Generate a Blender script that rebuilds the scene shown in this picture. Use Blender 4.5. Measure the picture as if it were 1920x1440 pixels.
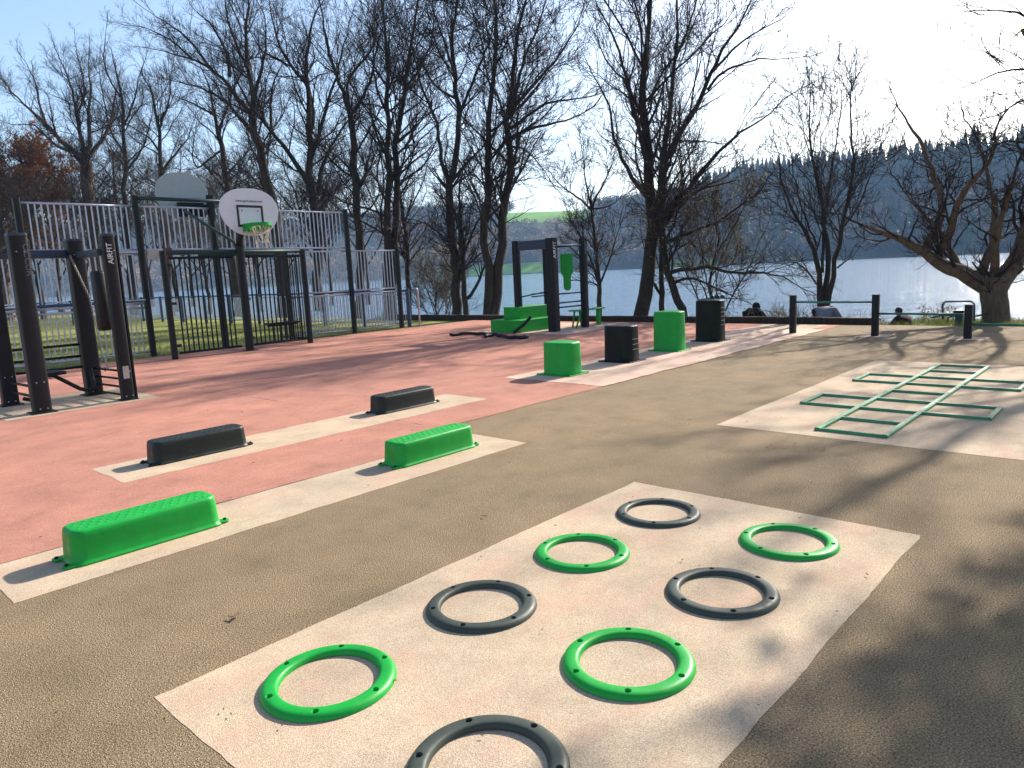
import bpy, bmesh, math, random
import numpy as np
from mathutils import Vector, Matrix
R_ = math.radians
sin, cos, pi = math.sin, math.cos, math.pi
for o in list(bpy.data.objects): bpy.data.objects.remove(o)
SC = bpy.context.scene
COL = SC.collection

# ------------------------------------------------------------------ camera
# world frame: +X runs along the court markings towards the lake, +Y to the left
FPX, PITCH, ROLL, YAW, EYE = 1350.0, R_(8.883), R_(-2.8), R_(42.7), 1.6
F0 = Vector((cos(YAW), sin(YAW), 0)); R0 = Vector((sin(YAW), -cos(YAW), 0)); Z0 = Vector((0, 0, 1))
FW = cos(PITCH)*F0 - sin(PITCH)*Z0; UP = sin(PITCH)*F0 + cos(PITCH)*Z0
CX = cos(ROLL)*R0 + sin(ROLL)*UP; CU = -sin(ROLL)*R0 + cos(ROLL)*UP
cam = bpy.data.cameras.new('camera'); camo = bpy.data.objects.new('camera', cam); COL.objects.link(camo)
cam.sensor_width = 36; cam.lens = 36*FPX/1920; cam.clip_start = 0.05; cam.clip_end = 6000
m = Matrix((CX, CU, -FW)).transposed().to_4x4(); m.translation = (0, 0, EYE)
camo.matrix_world = m
SC.camera = camo
CAM = Vector((0, 0, EYE))
def ray(px, py): return (px-960)/FPX*CX + (720-py)/FPX*CU + FW
def ground_at(px, py, z=0.0):
    d = ray(px, py); return CAM + d*((z-EYE)/d.z)
def on_x(px, py, x): d = ray(px, py); return CAM + d*(x/d.x)
def on_y(px, py, y): d = ray(px, py); return CAM + d*(y/d.y)
def horizon(px):   # image height of the horizon in that column
    return 509 - (px-946)*0.0489

# ------------------------------------------------------------------ sky, sun, exposure
SUN_EL, SUN_AZ = R_(31), R_(-1.0)          # azimuth measured from +X towards +Y
w = bpy.data.worlds.new('World'); SC.world = w; w.use_nodes = True
nt = w.node_tree; bg = nt.nodes['Background']
sky = nt.nodes.new('ShaderNodeTexSky'); sky.sky_type = 'NISHITA'; sky.sun_disc = False
sky.sun_elevation = SUN_EL; sky.sun_rotation = pi/2 - SUN_AZ
sky.air_density = 1.0; sky.dust_density = 1.5; sky.ozone_density = 1.5; sky.altitude = 50
nt.links.new(sky.outputs[0], bg.inputs[0]); bg.inputs[1].default_value = 0.115
sl = bpy.data.lights.new('sun', 'SUN'); sl.energy = 5.0; sl.angle = R_(0.9); sl.color = (1, 0.93, 0.83)
so = bpy.data.objects.new('sun', sl); COL.objects.link(so)
sd = Vector((cos(SUN_EL)*cos(SUN_AZ), cos(SUN_EL)*sin(SUN_AZ), sin(SUN_EL)))
so.rotation_euler = sd.to_track_quat('Z', 'Y').to_euler(); so.location = (30, 0, 30)
SC.view_settings.view_transform = 'Standard'; SC.view_settings.look = 'None'
SC.view_settings.exposure = 1.08; SC.view_settings.gamma = 1
SC.render.engine = 'CYCLES'
SC.cycles.max_bounces = 6; SC.cycles.volume_bounces = 1; SC.cycles.transparent_max_bounces = 8

# ------------------------------------------------------------------ helpers
def tag(o, label=None, cat=None, group=None, kind=None):
    if label: o['label'] = label
    if cat: o['category'] = cat
    if group: o['group'] = group
    if kind: o['kind'] = kind
    return o
def empty(name, loc=(0, 0, 0), rz=0):
    o = bpy.data.objects.new(name, None); COL.objects.link(o); o.location = loc; o.rotation_euler = (0, 0, rz)
    o.empty_display_size = 0.1
    return o
def thing(name, label, cat, loc=(0, 0, 0), rz=0, group=None):
    return tag(empty(name, loc, rz), label, cat, group)
def kids(o): return [c for c in bpy.data.objects if c.parent == o]
def copy_tree(o, parent=None):
    c = o.copy(); COL.objects.link(c); c.parent = parent
    for ch in kids(o): copy_tree(ch, c)
    return c
def link(name, me, mat=None, parent=None, smooth=None):
    if mat is not None:
        me.materials.clear(); me.materials.append(mat)
    o = bpy.data.objects.new(name, me); COL.objects.link(o); o.parent = parent
    if smooth is not None:
        me.polygons.foreach_set('use_smooth', [smooth]*len(me.polygons))
    return o
def np_mesh(name, V, F):
    """V (n,3), F list of (m,k) int arrays with constant k"""
    me = bpy.data.meshes.new(name)
    F = [f for f in F if len(f)]
    me.vertices.add(len(V)); me.vertices.foreach_set('co', np.asarray(V, np.float32).ravel())
    nl = sum(f.size for f in F); nf = sum(len(f) for f in F)
    me.loops.add(nl); me.polygons.add(nf)
    me.loops.foreach_set('vertex_index', np.concatenate([f.ravel() for f in F]).astype(np.int32))
    tot = np.concatenate([np.full(len(f), f.shape[1]) for f in F]); st = np.concatenate([[0], np.cumsum(tot)[:-1]])
    me.polygons.foreach_set('loop_start', st.astype(np.int32))
    me.update(calc_edges=True); me.validate()
    return me
class MB:
    def __init__(s): s.v = []; s.f = []
    def poly(s, pts):
        n = len(s.v); s.v += [tuple(p) for p in pts]; s.f.append(tuple(range(n, n+len(pts)))); return s
    def box(s, x0, x1, y0, y1, z0, z1):
        n = len(s.v)
        s.v += [(x0,y0,z0),(x1,y0,z0),(x1,y1,z0),(x0,y1,z0),(x0,y0,z1),(x1,y0,z1),(x1,y1,z1),(x0,y1,z1)]
        s.f += [tuple(n+i for i in q) for q in ((0,3,2,1),(4,5,6,7),(0,1,5,4),(1,2,6,5),(2,3,7,6),(3,0,4,7))]
        return s
    def tube(s, pts, r, k=8, cap=True):
        pts = [Vector(p) for p in pts]; rs = r if isinstance(r, (list, tuple)) else [r]*len(pts)
        n0 = len(s.v); prev = None
        for i, p in enumerate(pts):
            t = (pts[min(i+1, len(pts)-1)] - pts[max(i-1, 0)]).normalized()
            if prev is None:
                a = Vector((0, 0, 1)) if abs(t.z) < 0.9 else Vector((1, 0, 0)); u = t.cross(a).normalized()
            else: u = (prev - t*prev.dot(t)).normalized()
            prev = u; vv = t.cross(u)
            for j in range(k):
                a = 2*pi*j/k; s.v.append(tuple(p + (u*cos(a) + vv*sin(a))*rs[i]))
        for i in range(len(pts)-1):
            for j in range(k):
                a = n0+i*k+j; b = n0+i*k+(j+1) % k; s.f.append((a, b, b+k, a+k))
        if cap:
            s.f.append(tuple(n0+j for j in range(k))[::-1]); s.f.append(tuple(n0+(len(pts)-1)*k+j for j in range(k)))
        return s
    def loft(s, rings, cap0=True, cap1=True):
        n0 = len(s.v); k = len(rings[0])
        for r in rings: s.v += [tuple(p) for p in r]
        for i in range(len(rings)-1):
            for j in range(k):
                a = n0+i*k+j; b = n0+i*k+(j+1) % k; s.f.append((a, b, b+k, a+k))
        if cap0: s.f.append(tuple(n0+j for j in range(k))[::-1])
        if cap1: s.f.append(tuple(n0+(len(rings)-1)*k+j for j in range(k)))
        return s
    def prism(s, pts, z0, z1):
        return s.loft([[(x, y, z0) for x, y in pts], [(x, y, z1) for x, y in pts]])
    def ball(s, c, r, sc=(1, 1, 1), n=10, m_=6):
        rings = []
        for i in range(1, m_):
            a = pi*i/m_ - pi/2
            rings.append([(c[0]+r*sc[0]*cos(a)*cos(2*pi*j/n), c[1]+r*sc[1]*cos(a)*sin(2*pi*j/n), c[2]+r*sc[2]*sin(a)) for j in range(n)])
        return s.loft(rings)
    def build(s, name, mat, parent=None, smooth=False, bevel=0, seg=2):
        me = bpy.data.meshes.new(name); me.from_pydata(s.v, [], s.f); me.update()
        o = link(name, me, mat, parent, smooth)
        if bevel:
            b = o.modifiers.new('bevel', 'BEVEL'); b.width = bevel; b.segments = seg; b.limit_method = 'ANGLE'; b.angle_limit = R_(50)
            if smooth is False: me.polygons.foreach_set('use_smooth', [True]*len(me.polygons)); b.harden_normals = True
        return o
def rrect(wx, wy, r, n=5):
    out = []
    for cx, cy, a0 in ((wx/2-r, wy/2-r, 0), (-wx/2+r, wy/2-r, 90), (-wx/2+r, -wy/2+r, 180), (wx/2-r, -wy/2+r, 270)):
        for i in range(n+1):
            a = R_(a0+90*i/n); out.append((cx+r*cos(a), cy+r*sin(a)))
    return out

# ------------------------------------------------------------------ materials
def newmat(name, col=(.5, .5, .5), rough=.6, metal=0, spec=.5):
    mt = bpy.data.materials.new(name); mt.use_nodes = True
    b = mt.node_tree.nodes['Principled BSDF']
    b.inputs['Base Color'].default_value = (*col, 1); b.inputs['Roughness'].default_value = rough
    b.inputs['Metallic'].default_value = metal; b.inputs['Specular IOR Level'].default_value = spec
    return mt
def nd(mt, t, **kw):
    n = mt.node_tree.nodes.new(t)
    for k, v in kw.items():
        if k in n.inputs: n.inputs[k].default_value = v
        else: setattr(n, k, v)
    return n
def ln(mt, a, b): mt.node_tree.links.new(a, b)
def coords(mt): return nd(mt, 'ShaderNodeTexCoord').outputs['Object']
def noise(mt, co, scale, detail=4, rough=.55):
    n = nd(mt, 'ShaderNodeTexNoise', Scale=scale, Detail=detail, Roughness=rough); ln(mt, co, n.inputs['Vector']); return n.outputs['Fac']
def ramp(mt, fac, stops):
    r = nd(mt, 'ShaderNodeValToRGB'); e = r.color_ramp.elements
    while len(e) < len(stops): e.new(0.5)
    for i, (p, c) in enumerate(stops):
        e[i].position = p; e[i].color = (*c, 1) if len(c) == 3 else c
    ln(mt, fac, r.inputs[0]); return r.outputs[0]
def mix(mt, fac, a, b, mode='MIX'):
    n = nd(mt, 'ShaderNodeMix', data_type='RGBA', blend_type=mode)
    for s, v in ((0, fac), (6, a), (7, b)):
        if hasattr(v, 'is_output'): ln(mt, v, n.inputs[s])
        else: n.inputs[s].default_value = v if s == 0 else (*v, 1)
    return n.outputs[2]
def bump(mt, h, strength=.3, dist=.01, prev=None):
    b = nd(mt, 'ShaderNodeBump', Strength=strength, Distance=dist); ln(mt, h, b.inputs['Height'])
    if prev is not None: ln(mt, prev, b.inputs['Normal'])
    return b.outputs[0]
def g3(v): return (v, v, v)
def finish(mt, col=None, nor=None, rough=None):
    b = mt.node_tree.nodes['Principled BSDF']
    if col is not None: ln(mt, col, b.inputs['Base Color'])
    if nor is not None: ln(mt, nor, b.inputs['Normal'])
    if rough is not None: ln(mt, rough, b.inputs['Roughness'])
    return mt

def rubber_mat(name, base, dark, light, gran=170, depth=.006, stain=.5, contrast=1.0, bs=.8):
    mt = newmat(name, base, .92, spec=.18); co = coords(mt)
    v = nd(mt, 'ShaderNodeTexVoronoi', Scale=gran); ln(mt, co, v.inputs['Vector'])
    fine = noise(mt, co, gran*.55, 3, .7)
    c = ramp(mt, fine, [(.5-.2/contrast, dark), (.5, base), (.5+.22/contrast, light)])
    mid = ramp(mt, noise(mt, co, 2.2, 6, .65), [(.28, g3(.78)), (.5, g3(1.0)), (.72, g3(1.15))])
    c = mix(mt, 1, c, mid, 'MULTIPLY')
    big = ramp(mt, noise(mt, co, .35, 5, .6), [(.35, (.92, .93, .95)), (.65, (1.06, 1.03, 1.0))])
    c = mix(mt, 1, c, big, 'MULTIPLY')
    sp = ramp(mt, noise(mt, co, 9, 5, .75), [(.66, g3(0)), (.74, g3(1))])
    smf = nd(mt, 'ShaderNodeMath', operation='MULTIPLY'); ln(mt, sp, smf.inputs[0]); smf.inputs[1].default_value = stain
    c = mix(mt, smf.outputs[0], c, tuple(x*.72 for x in dark))
    h = nd(mt, 'ShaderNodeMath', operation='ADD'); ln(mt, v.outputs['Distance'], h.inputs[0]); ln(mt, fine, h.inputs[1])
    n1 = bump(mt, noise(mt, co, 5, 3), .25, .02)
    return finish(mt, c, bump(mt, h.outputs[0], bs, depth, n1))
M = {}
M['tan'] = rubber_mat('tan_rubber', (.235, .17, .10), (.085, .058, .03), (.41, .315, .205), 230, .006, .35, 1.3)
M['red'] = rubber_mat('red_rubber', (.40, .18, .13), (.28, .118, .082), (.51, .265, .20), 240, .003, .35, 1, .5)
M['pale'] = rubber_mat('pale_rubber', (.47, .37, .26), (.32, .235, .15), (.60, .49, .365), 260, .003, .45, 1.1, .5)
_m = M['pale']; _b = _m.node_tree.nodes['Principled BSDF']; _lk = _b.inputs['Base Color'].links[0].from_socket; _co = coords(_m)
_mp = nd(_m, 'ShaderNodeMapping'); _mp.inputs['Scale'].default_value = (1, 2.2, 1); _mp.inputs['Rotation'].default_value = (0, 0, .6); ln(_m, _co, _mp.inputs[0])
_c = mix(_m, ramp(_m, noise(_m, _mp.outputs[0], 1.3, 7, .72), [(.48, g3(0)), (.66, g3(.42))]), _lk, (.50, .27, .20))
_c = mix(_m, ramp(_m, noise(_m, _co, 34, 5, .8), [(.60, g3(0)), (.70, g3(.45))]), _c, (.26, .19, .13)); _c = mix(_m, ramp(_m, noise(_m, _co, 75, 3, .6), [(.70, g3(0)), (.73, g3(.9))]), _c, (.09, .065, .045)); ln(_m, _c, _b.inputs['Base Color'])
M['pink'] = rubber_mat('pink_rubber', (.60, .40, .31), (.45, .28, .21), (.72, .55, .44), 240, .003, .3, 1, .5)

def plastic(name, col, col2, rough=.42, spec=.5):
    mt = newmat(name, col, rough, spec=spec); co = coords(mt)
    c = mix(mt, ramp(mt, noise(mt, co, 6, 5, .7), [(.35, g3(0)), (.75, g3(1))]), col, col2)
    dust = ramp(mt, noise(mt, co, 60, 4, .7), [(.55, g3(0)), (.85, g3(.35))])
    c = mix(mt, dust, c, tuple(min(1, x*.9+.02) for x in col))
    mp = nd(mt, 'ShaderNodeMapping'); mp.inputs['Scale'].default_value = (5, 60, 22); mp.inputs['Rotation'].default_value = (.3, .2, .7); ln(mt, co, mp.inputs[0])
    sc = ramp(mt, noise(mt, mp.outputs[0], 1.6, 4, .75), [(.60, g3(0)), (.68, g3(.38))]); c = mix(mt, sc, c, tuple(min(1, x*.75+.05) for x in col))
    r = ramp(mt, noise(mt, co, 18, 4), [(.3, g3(rough-.08)), (.7, g3(rough+.15))])
    return finish(mt, c, bump(mt, noise(mt, co, 160, 3), .12, .002), r)
M['green'] = plastic('green_plastic', (.003, .33, .035), (.003, .25, .025), .42, .32)
M['black'] = plastic('black_plastic', (.004, .006, .006), (.009, .012, .010), .46, .16)
M['blackstep'] = plastic('black_step_plastic', (.008, .012, .010), (.016, .022, .018), .42, .26)
M['hole'] = newmat('hole_dark', (.008, .01, .008), .9)
M['lightgreen'] = plastic('worn_green_and_rib_highlight', (.015, .17, .055), (.06, .26, .11), .38)  # hopscotch bar green; on green jump box ribs it is a painted highlight

def metal(name, col, rough=.45, met=0.0, var=.25, spec=.3):
    mt = newmat(name, col, rough, met, spec); co = coords(mt)
    c = mix(mt, ramp(mt, noise(mt, co, 9, 6, .7), [(.35, g3(0)), (.7, g3(1))]), col, tuple(x*(1-var) for x in col))
    return finish(mt, c, bump(mt, noise(mt, co, 60, 3), .08, .002))
M['galv'] = metal('galvanised_steel', (.50, .53, .63), .32, .4)
M['dpost'] = metal('dark_painted_steel', (.006, .008, .011), .5)
M['gpost'] = metal('dark_green_steel', (.012, .05, .045), .45)
M['bluesteel'] = metal('blue_grey_steel', (.05, .08, .14), .45, .3)
M['rig'] = metal('rig_black_paint', (.007, .006, .009), .55)
M['rigblue'] = metal('rig_blue_grey', (.035, .05, .08), .45)
M['chain'] = metal('chain_steel', (.42, .40, .36), .4, .8)
M['white'] = metal('board_white', (.68, .68, .72), .55, 0, .08)
M['greyboard'] = metal('board_back_grey', (.36, .40, .40), .6, 0, .1)
M['ink'] = newmat('ink', (.012, .012, .016), .6)
M['textwhite'] = newmat('text_white', (.75, .75, .75), .5)
M['textgrey'] = newmat('text_grey', (.11, .115, .125), .5)
M['net'] = newmat('net_rope', (.62, .52, .38), .9)
M['bar_green'] = metal('hurdle_bar_green', (.02, .17, .12), .35)
M['rib_highlight'] = metal('pale_rib_highlight', (.5, .52, .5), .4)  # specular highlight on the black box ribs, painted as pale grey
M['redsign'] = metal('dark_red_sign', (.16, .035, .04), .6)
M['creamsign'] = metal('cream_sign', (.48, .44, .38), .6)

def bark(name, a, b, scale=6):
    mt = newmat(name, a, .95, spec=.15); tc = coords(mt)
    mp = nd(mt, 'ShaderNodeMapping'); mp.inputs['Scale'].default_value = (1, 1, .22); ln(mt, tc, mp.inputs[0])
    n = noise(mt, mp.outputs[0], scale*2.5, 6, .7)
    moss = ramp(mt, noise(mt, tc, 1.3, 4), [(.52, g3(0)), (.7, g3(.5))])
    c = mix(mt, ramp(mt, n, [(.35, g3(0)), (.7, g3(1))]), a, b)
    c = mix(mt, moss, c, (.05, .055, .02))
    return finish(mt, c, bump(mt, n, .9, .05))
M['bark'] = bark('bark_dark', (.026, .019, .018), (.065, .05, .043))
M['bark2'] = bark('bark_brown', (.10, .065, .05), (.19, .135, .10))
M['twig'] = newmat('twig_dark', (.035, .026, .028), .9, spec=.2)
M['twig2'] = newmat('twig_brown', (.10, .065, .048), .9, spec=.2)
def leafmat(name, a, b, sss=.35, far=False):
    mt = newmat(name, a, .7, spec=.25); oi = nd(mt, 'ShaderNodeTexCoord').outputs['Object']
    c = mix(mt, ramp(mt, noise(mt, oi, 1.7, 3, .8), [(.35, g3(0)), (.65, g3(1))]), a, b)
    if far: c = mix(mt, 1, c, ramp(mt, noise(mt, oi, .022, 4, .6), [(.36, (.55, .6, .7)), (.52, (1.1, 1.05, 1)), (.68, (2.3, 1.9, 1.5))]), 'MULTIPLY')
    bs = mt.node_tree.nodes['Principled BSDF']; ln(mt, c, bs.inputs['Base Color'])
    tr = nd(mt, 'ShaderNodeBsdfTranslucent'); ln(mt, c, tr.inputs[0])
    mx = nd(mt, 'ShaderNodeMixShader'); mx.inputs[0].default_value = sss
    out = mt.node_tree.nodes['Material Output']
    ln(mt, bs.outputs[0], mx.inputs[1]); ln(mt, tr.outputs[0], mx.inputs[2]); ln(mt, mx.outputs[0], out.inputs[0])
    return mt
M['brownleaf'] = leafmat('dry_brown_leaf', (.36, .13, .04), (.22, .08, .03))
M['budleaf'] = leafmat('young_leaf', (.16, .19, .05), (.20, .16, .06))
M['ivy'] = leafmat('ivy_leaf', (.035, .06, .018), (.05, .08, .02))
M['grassblade'] = leafmat('grass_blade', (.10, .15, .03), (.18, .17, .06))
M['reed'] = leafmat('dry_reed', (.26, .19, .09), (.15, .12, .06))
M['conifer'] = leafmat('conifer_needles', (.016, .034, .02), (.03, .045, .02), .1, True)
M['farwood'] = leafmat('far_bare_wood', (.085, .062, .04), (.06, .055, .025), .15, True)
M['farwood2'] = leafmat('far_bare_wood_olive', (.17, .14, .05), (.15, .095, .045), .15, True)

# ------------------------------------------------------------------ ground, water, hills
rng = np.random.default_rng(7)
def land_z(x, y):
    """near land: level court, bank falling to the lake"""
    edge = np.where(y < 4.6, 19.4, 17.95); edge = edge + np.clip((y-30)/40, 0, 3)
    fall = np.clip((x-edge)/2.6, 0, 1); fall = fall*fall*(3-2*fall)
    z = -0.05 - 1.7*fall
    return z
def grid_mesh(name, xs, ys, zf, mat):
    X, Y = np.meshgrid(xs, ys, indexing='ij'); Zv = zf(X, Y)
    V = np.stack([X, Y, Zv], -1).reshape(-1, 3); nx, ny = len(xs), len(ys)
    i, j = np.meshgrid(np.arange(nx-1), np.arange(ny-1), indexing='ij'); a = (i*ny+j).ravel()
    me = np_mesh(name, V, [np.stack([a, a+ny, a+ny+1, a+1], 1)])
    return link(name, me, mat, None, True)
gm = newmat('grass_ground', (.12, .15, .04), .95, spec=.1); co = coords(gm)
c = ramp(gm, noise(gm, co, 1.1, 6, .7), [(.3, (.15, .19, .045)), (.5, (.25, .26, .08)), (.72, (.34, .30, .12))])
c = mix(gm, 1, c, ramp(gm, noise(gm, co, 26, 4, .8), [(.3, g3(.6)), (.7, g3(1.25))]), 'MULTIPLY')
finish(gm, c, bump(gm, noise(gm, co, 40, 4, .8), .8, .05)); M['grass'] = gm
xs = np.unique(np.concatenate([np.linspace(-400, -20, 12), np.linspace(-20, 16, 25), np.linspace(16, 30, 57), np.linspace(30, 1700, 30)]))
ys = np.unique(np.concatenate([np.linspace(-1200, -30, 20), np.linspace(-30, 60, 91), np.linspace(60, 1500, 24)]))
tag(grid_mesh('ground', xs, ys, land_z, M['grass']), kind='structure')

WZ = -0.9
wm = newmat('lake_water', (.10, .20, .30), .08, spec=1.0); co = coords(wm)
mp = nd(wm, 'ShaderNodeMapping'); mp.inputs['Scale'].default_value = (1.0, .45, 1); ln(wm, co, mp.inputs[0])
wm.node_tree.nodes['Principled BSDF'].inputs['IOR'].default_value = 1.6
n1 = bump(wm, noise(wm, mp.outputs[0], .9, 5, .65), .8, .5)
n2 = bump(wm, noise(wm, mp.outputs[0], 5.0, 4, .6), .7, .10, n1)
finish(wm, None, n2)
wv = MB().poly([(18.2, -1200, WZ), (1650, -1200, WZ), (1650, 1450, WZ), (18.2, 1450, WZ)])
tag(wv.build('water', wm), kind='structure')

# far shore: polar height field seen from the court. columns by picture column, rows by distance
PXC = [-900, -300, 0, 300, 500, 700, 800, 900, 1000, 1110, 1200, 1290, 1340, 1400, 1500, 1600, 1700, 1800, 1920, 2300, 3200]
SHORE = [700, 700, 690, 660, 640, 620, 610, 590, 560, 540, 520, 500, 480, 470, 450, 430, 420, 410, 400, 380, 340]
TOPPX = [430, 430, 438, 440, 436, 424, 410, 404, 402, 399, 392, 378, 366, 350, 341, 336, 331, 324, 314, 304, 295]   # bare ridge line
def col_angle(px): return YAW - math.atan((px-960)/FPX)
def far_params(px):
    sh = np.interp(px, PXC, SHORE); tp = np.interp(px, PXC, TOPPX)
    return sh, tp
def ridge_z(px, dist):
    tp = np.interp(px, PXC, TOPPX); hz = horizon(px)
    return EYE + (hz-tp)/FPX*dist*np.cos(np.arctan((px-960)/FPX))
RUN = 260.0
def far_z(px, t):
    """t 0..1 from shore to ridge"""
    sh, tp = far_params(px); zr = ridge_z(px, sh+RUN)
    prof = t**0.9*(1-.12*np.sin(t*pi*2))
    wob = 3.5*np.sin(px*.013+t*5)*t*(1-t)*2
    return WZ + .3 + (zr-WZ)*prof + wob
pxs = np.linspace(-900, 3200, 165); ts = np.concatenate([[-.12], np.linspace(0, 1, 26), [1.4, 2.2]])
V = []
for px in pxs:
    a = col_angle(px); sh, _ = far_params(px); zr = ridge_z(px, sh+RUN)
    for t in ts:
        d = sh + RUN*t
        z = WZ-2 if t < 0 else (far_z(px, t) if t <= 1 else (zr - (t-1)*40))
        V.append((d*cos(a), d*sin(a), float(z)))
nx, ny = len(pxs), len(ts); i, j = np.meshgrid(np.arange(nx-1), np.arange(ny-1), indexing='ij'); a = (i*ny+j).ravel()
hm = newmat('hill_fields', (.10, .14, .03), .95, spec=.1); co = coords(hm)
c = ramp(hm, noise(hm, co, .03, 4, .6), [(.4, (.06, .05, .028)), (.55, (.075, .075, .03)), (.68, (.05, .055, .025))])
finish(hm, c)
tag(link('hills', np_mesh('hills', np.array(V), [np.stack([a, a+ny, a+ny+1, a+1], 1)]), hm, None, True), kind='structure')

fm = newmat('sunlit_pasture', (.10, .26, .015), .95, spec=.1); co = coords(fm)
finish(fm, ramp(fm, noise(fm, co, .05, 5, .7), [(.35, (.09, .25, .015)), (.65, (.20, .33, .03))]))
def field(pa, pb, ta, tb, n=24, m_=8):
    V = []
    for p in np.linspace(pa, pb, n):
        a = col_angle(p); sh, _ = far_params(p)
        for t in np.linspace(ta, tb, m_): d = sh+RUN*t; V.append((d*cos(a), d*sin(a), float(far_z(p, t))+.35))
    i, j = np.meshgrid(np.arange(n-1), np.arange(m_-1), indexing='ij'); a = (i*m_+j).ravel()
    tag(link('pasture', np_mesh('pasture', np.array(V), [np.stack([a, a+m_, a+m_+1, a+1], 1)]), fm, None, True), kind='structure')
field(930, 1135, .66, 1.0); field(890, 1050, .0, .10); field(1230, 1350, .0, .06); field(720, 830, .9, 1.0)

# surfaces of the court: sheets laid 4 mm above one another with slightly ragged edges
rr = random.Random(5)
def sheet(name, rects, z, mat, rag=.008, step=.06):
    b = MB()
    for (x0, x1, y0, y1) in rects:
        pts = []
        for (ax, ay, bx, by) in ((x0, y0, x1, y0), (x1, y0, x1, y1), (x1, y1, x0, y1), (x0, y1, x0, y0)):
            L = math.hypot(bx-ax, by-ay); n = max(2, int(L/step)); n = min(n, 260); w1 = 0
            for i in range(n):
                t = i/n; w1 = w1*.75 + rr.uniform(-1, 1)*rag*.6
                nxn, nyn = (by-ay)/L, -(bx-ax)/L
                pts.append((ax+(bx-ax)*t+nxn*w1, ay+(by-ay)*t+nyn*w1, z))
        b.poly(pts)
    return tag(b.build(name, mat), kind='structure')
sheet('tan_rubber_surface', [(-14, 17.62, -14, 5.66)], 0.0, M['tan'], .0)
sheet('red_rubber_surface', [(-14, 4.96, 5.14, 17.75), (4.96, 17.5, 5.62, 17.75)], .004, M['red'], .010)
sheet('pale_strip', [(.82, 4.93, 4.40, 5.13)], .0016, M['pale'], .008)
sheet('pale_strip', [(2.08, 6.45, 6.4, 7.18)], .0056, M['pale'], .012)
mt = rubber_mat('worn_pale_rubber', (.60, .455, .345), (.44, .30, .22), (.74, .60, .47), 240, .003, .3, 1, .5)
bsn = mt.node_tree.nodes['Principled BSDF']; lk = bsn.inputs['Base Color'].links[0].from_socket; co = coords(mt)
ln(mt, mix(mt, ramp(mt, noise(mt, co, .8, 5, .7), [(.35, g3(0)), (.65, g3(.55))]), lk, (.56, .30, .23)), bsn.inputs['Base Color']); M['worn'] = mt
sheet('pale_box_strip', [(7.9, 16.3, 5.60, 7.42)], .008, M['worn'], .03)
sheet('ring_pad', [(.94, 4.42, .97, 2.88)], .0016, M['pale'], .006)
sheet('hopscotch_pad', [(6.48, 11.72, .72, 3.26)], .0016, M['pale'], .006)
sheet('rig_pad', [(2.3, 4.25, 11.05, 12.95)], .0056, M['pale'], .012)
sheet('station_pad', [(13.9, 16.9, 10.9, 13.9)], .008, M['pink'], .02)
for k, (x, y) in enumerate([(15.3, 5.96), (15.22, 4.28), (15.12, 2.69)]):
    sheet('hurdle_pad', [(x-.3, x+.3, y-.3, y+.3)], .006, M['pink'], .02)
sheet('concrete_path', [(16.2, 17.4, 5.9, 7.4)], .006, M['pale'], .03)

# ------------------------------------------------------------------ stepping rings
def ring_mesh():
    prof = [(.197, .0), (.1985, .010), (.202, .018), (.208, .0225), (.216, .0245), (.242, .0245), (.251, .0225), (.259, .018), (.266, .010), (.2695, .0)]
    n = 96; me = bpy.data.meshes.new('ring'); vs = []; fs = []
    for i in range(n):
        a = 2*pi*i/n
        for r, z in prof: vs.append((r*cos(a), r*sin(a), z))
    k = len(prof)
    for i in range(n):
        for j in range(k):
            p = i*k+j; q = i*k+(j+1) % k; P = ((i+1) % n)*k+j; Q = ((i+1) % n)*k+(j+1) % k
            fs.append((p, P, Q, q))
    me.from_pydata(vs, [], fs); me.update()
    o = bpy.data.objects.new('tmp', me); COL.objects.link(o)
    cut = MB()
    for i in range(6):
        a = 2*pi*(i+.25)/6; x, y = .236*cos(a), .236*sin(a)
        cut.loft([[(x+r*cos(2*pi*j/20), y+r*sin(2*pi*j/20), z) for j in range(20)] for r, z in ((.011, .005), (.011, .019), (.0145, .0245), (.018, .035))])
    co_ = cut.build('cut', None)
    md = o.modifiers.new('b', 'BOOLEAN'); md.object = co_; md.operation = 'DIFFERENCE'; md.solver = 'EXACT'
    dg = bpy.context.evaluated_depsgraph_get(); m2 = bpy.data.meshes.new_from_object(o.evaluated_get(dg))
    bpy.data.objects.remove(o); bpy.data.objects.remove(co_)
    m2.name = 'ring'; m2.polygons.foreach_set('use_smooth', [abs(p.normal.z) < 2 for p in m2.polygons])
    try: m2.set_sharp_from_angle(angle=R_(40))
    except Exception: pass
    return m2
ring_g = ring_mesh(); ring_b = ring_g.copy(); ring_g.materials.clear(); ring_b.materials.clear()
ring_g.materials.append(M['green']); 
M['greyrubber'] = plastic('dark_grey_rubber', (.036, .046, .036), (.052, .062, .05), .5, .3); ring_b.materials.append(M['greyrubber'])
bolt_me = bpy.data.meshes.new('bolt'); _b = MB(); _b.loft([[(r*cos(2*pi*j/8), r*sin(2*pi*j/8), z) for j in range(8)] for r, z in ((.0095, .0065), (.0095, .010), (.005, .0115))])
bolt_me.from_pydata(_b.v, [], _b.f); bolt_me.materials.append(M['hole'])
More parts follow.
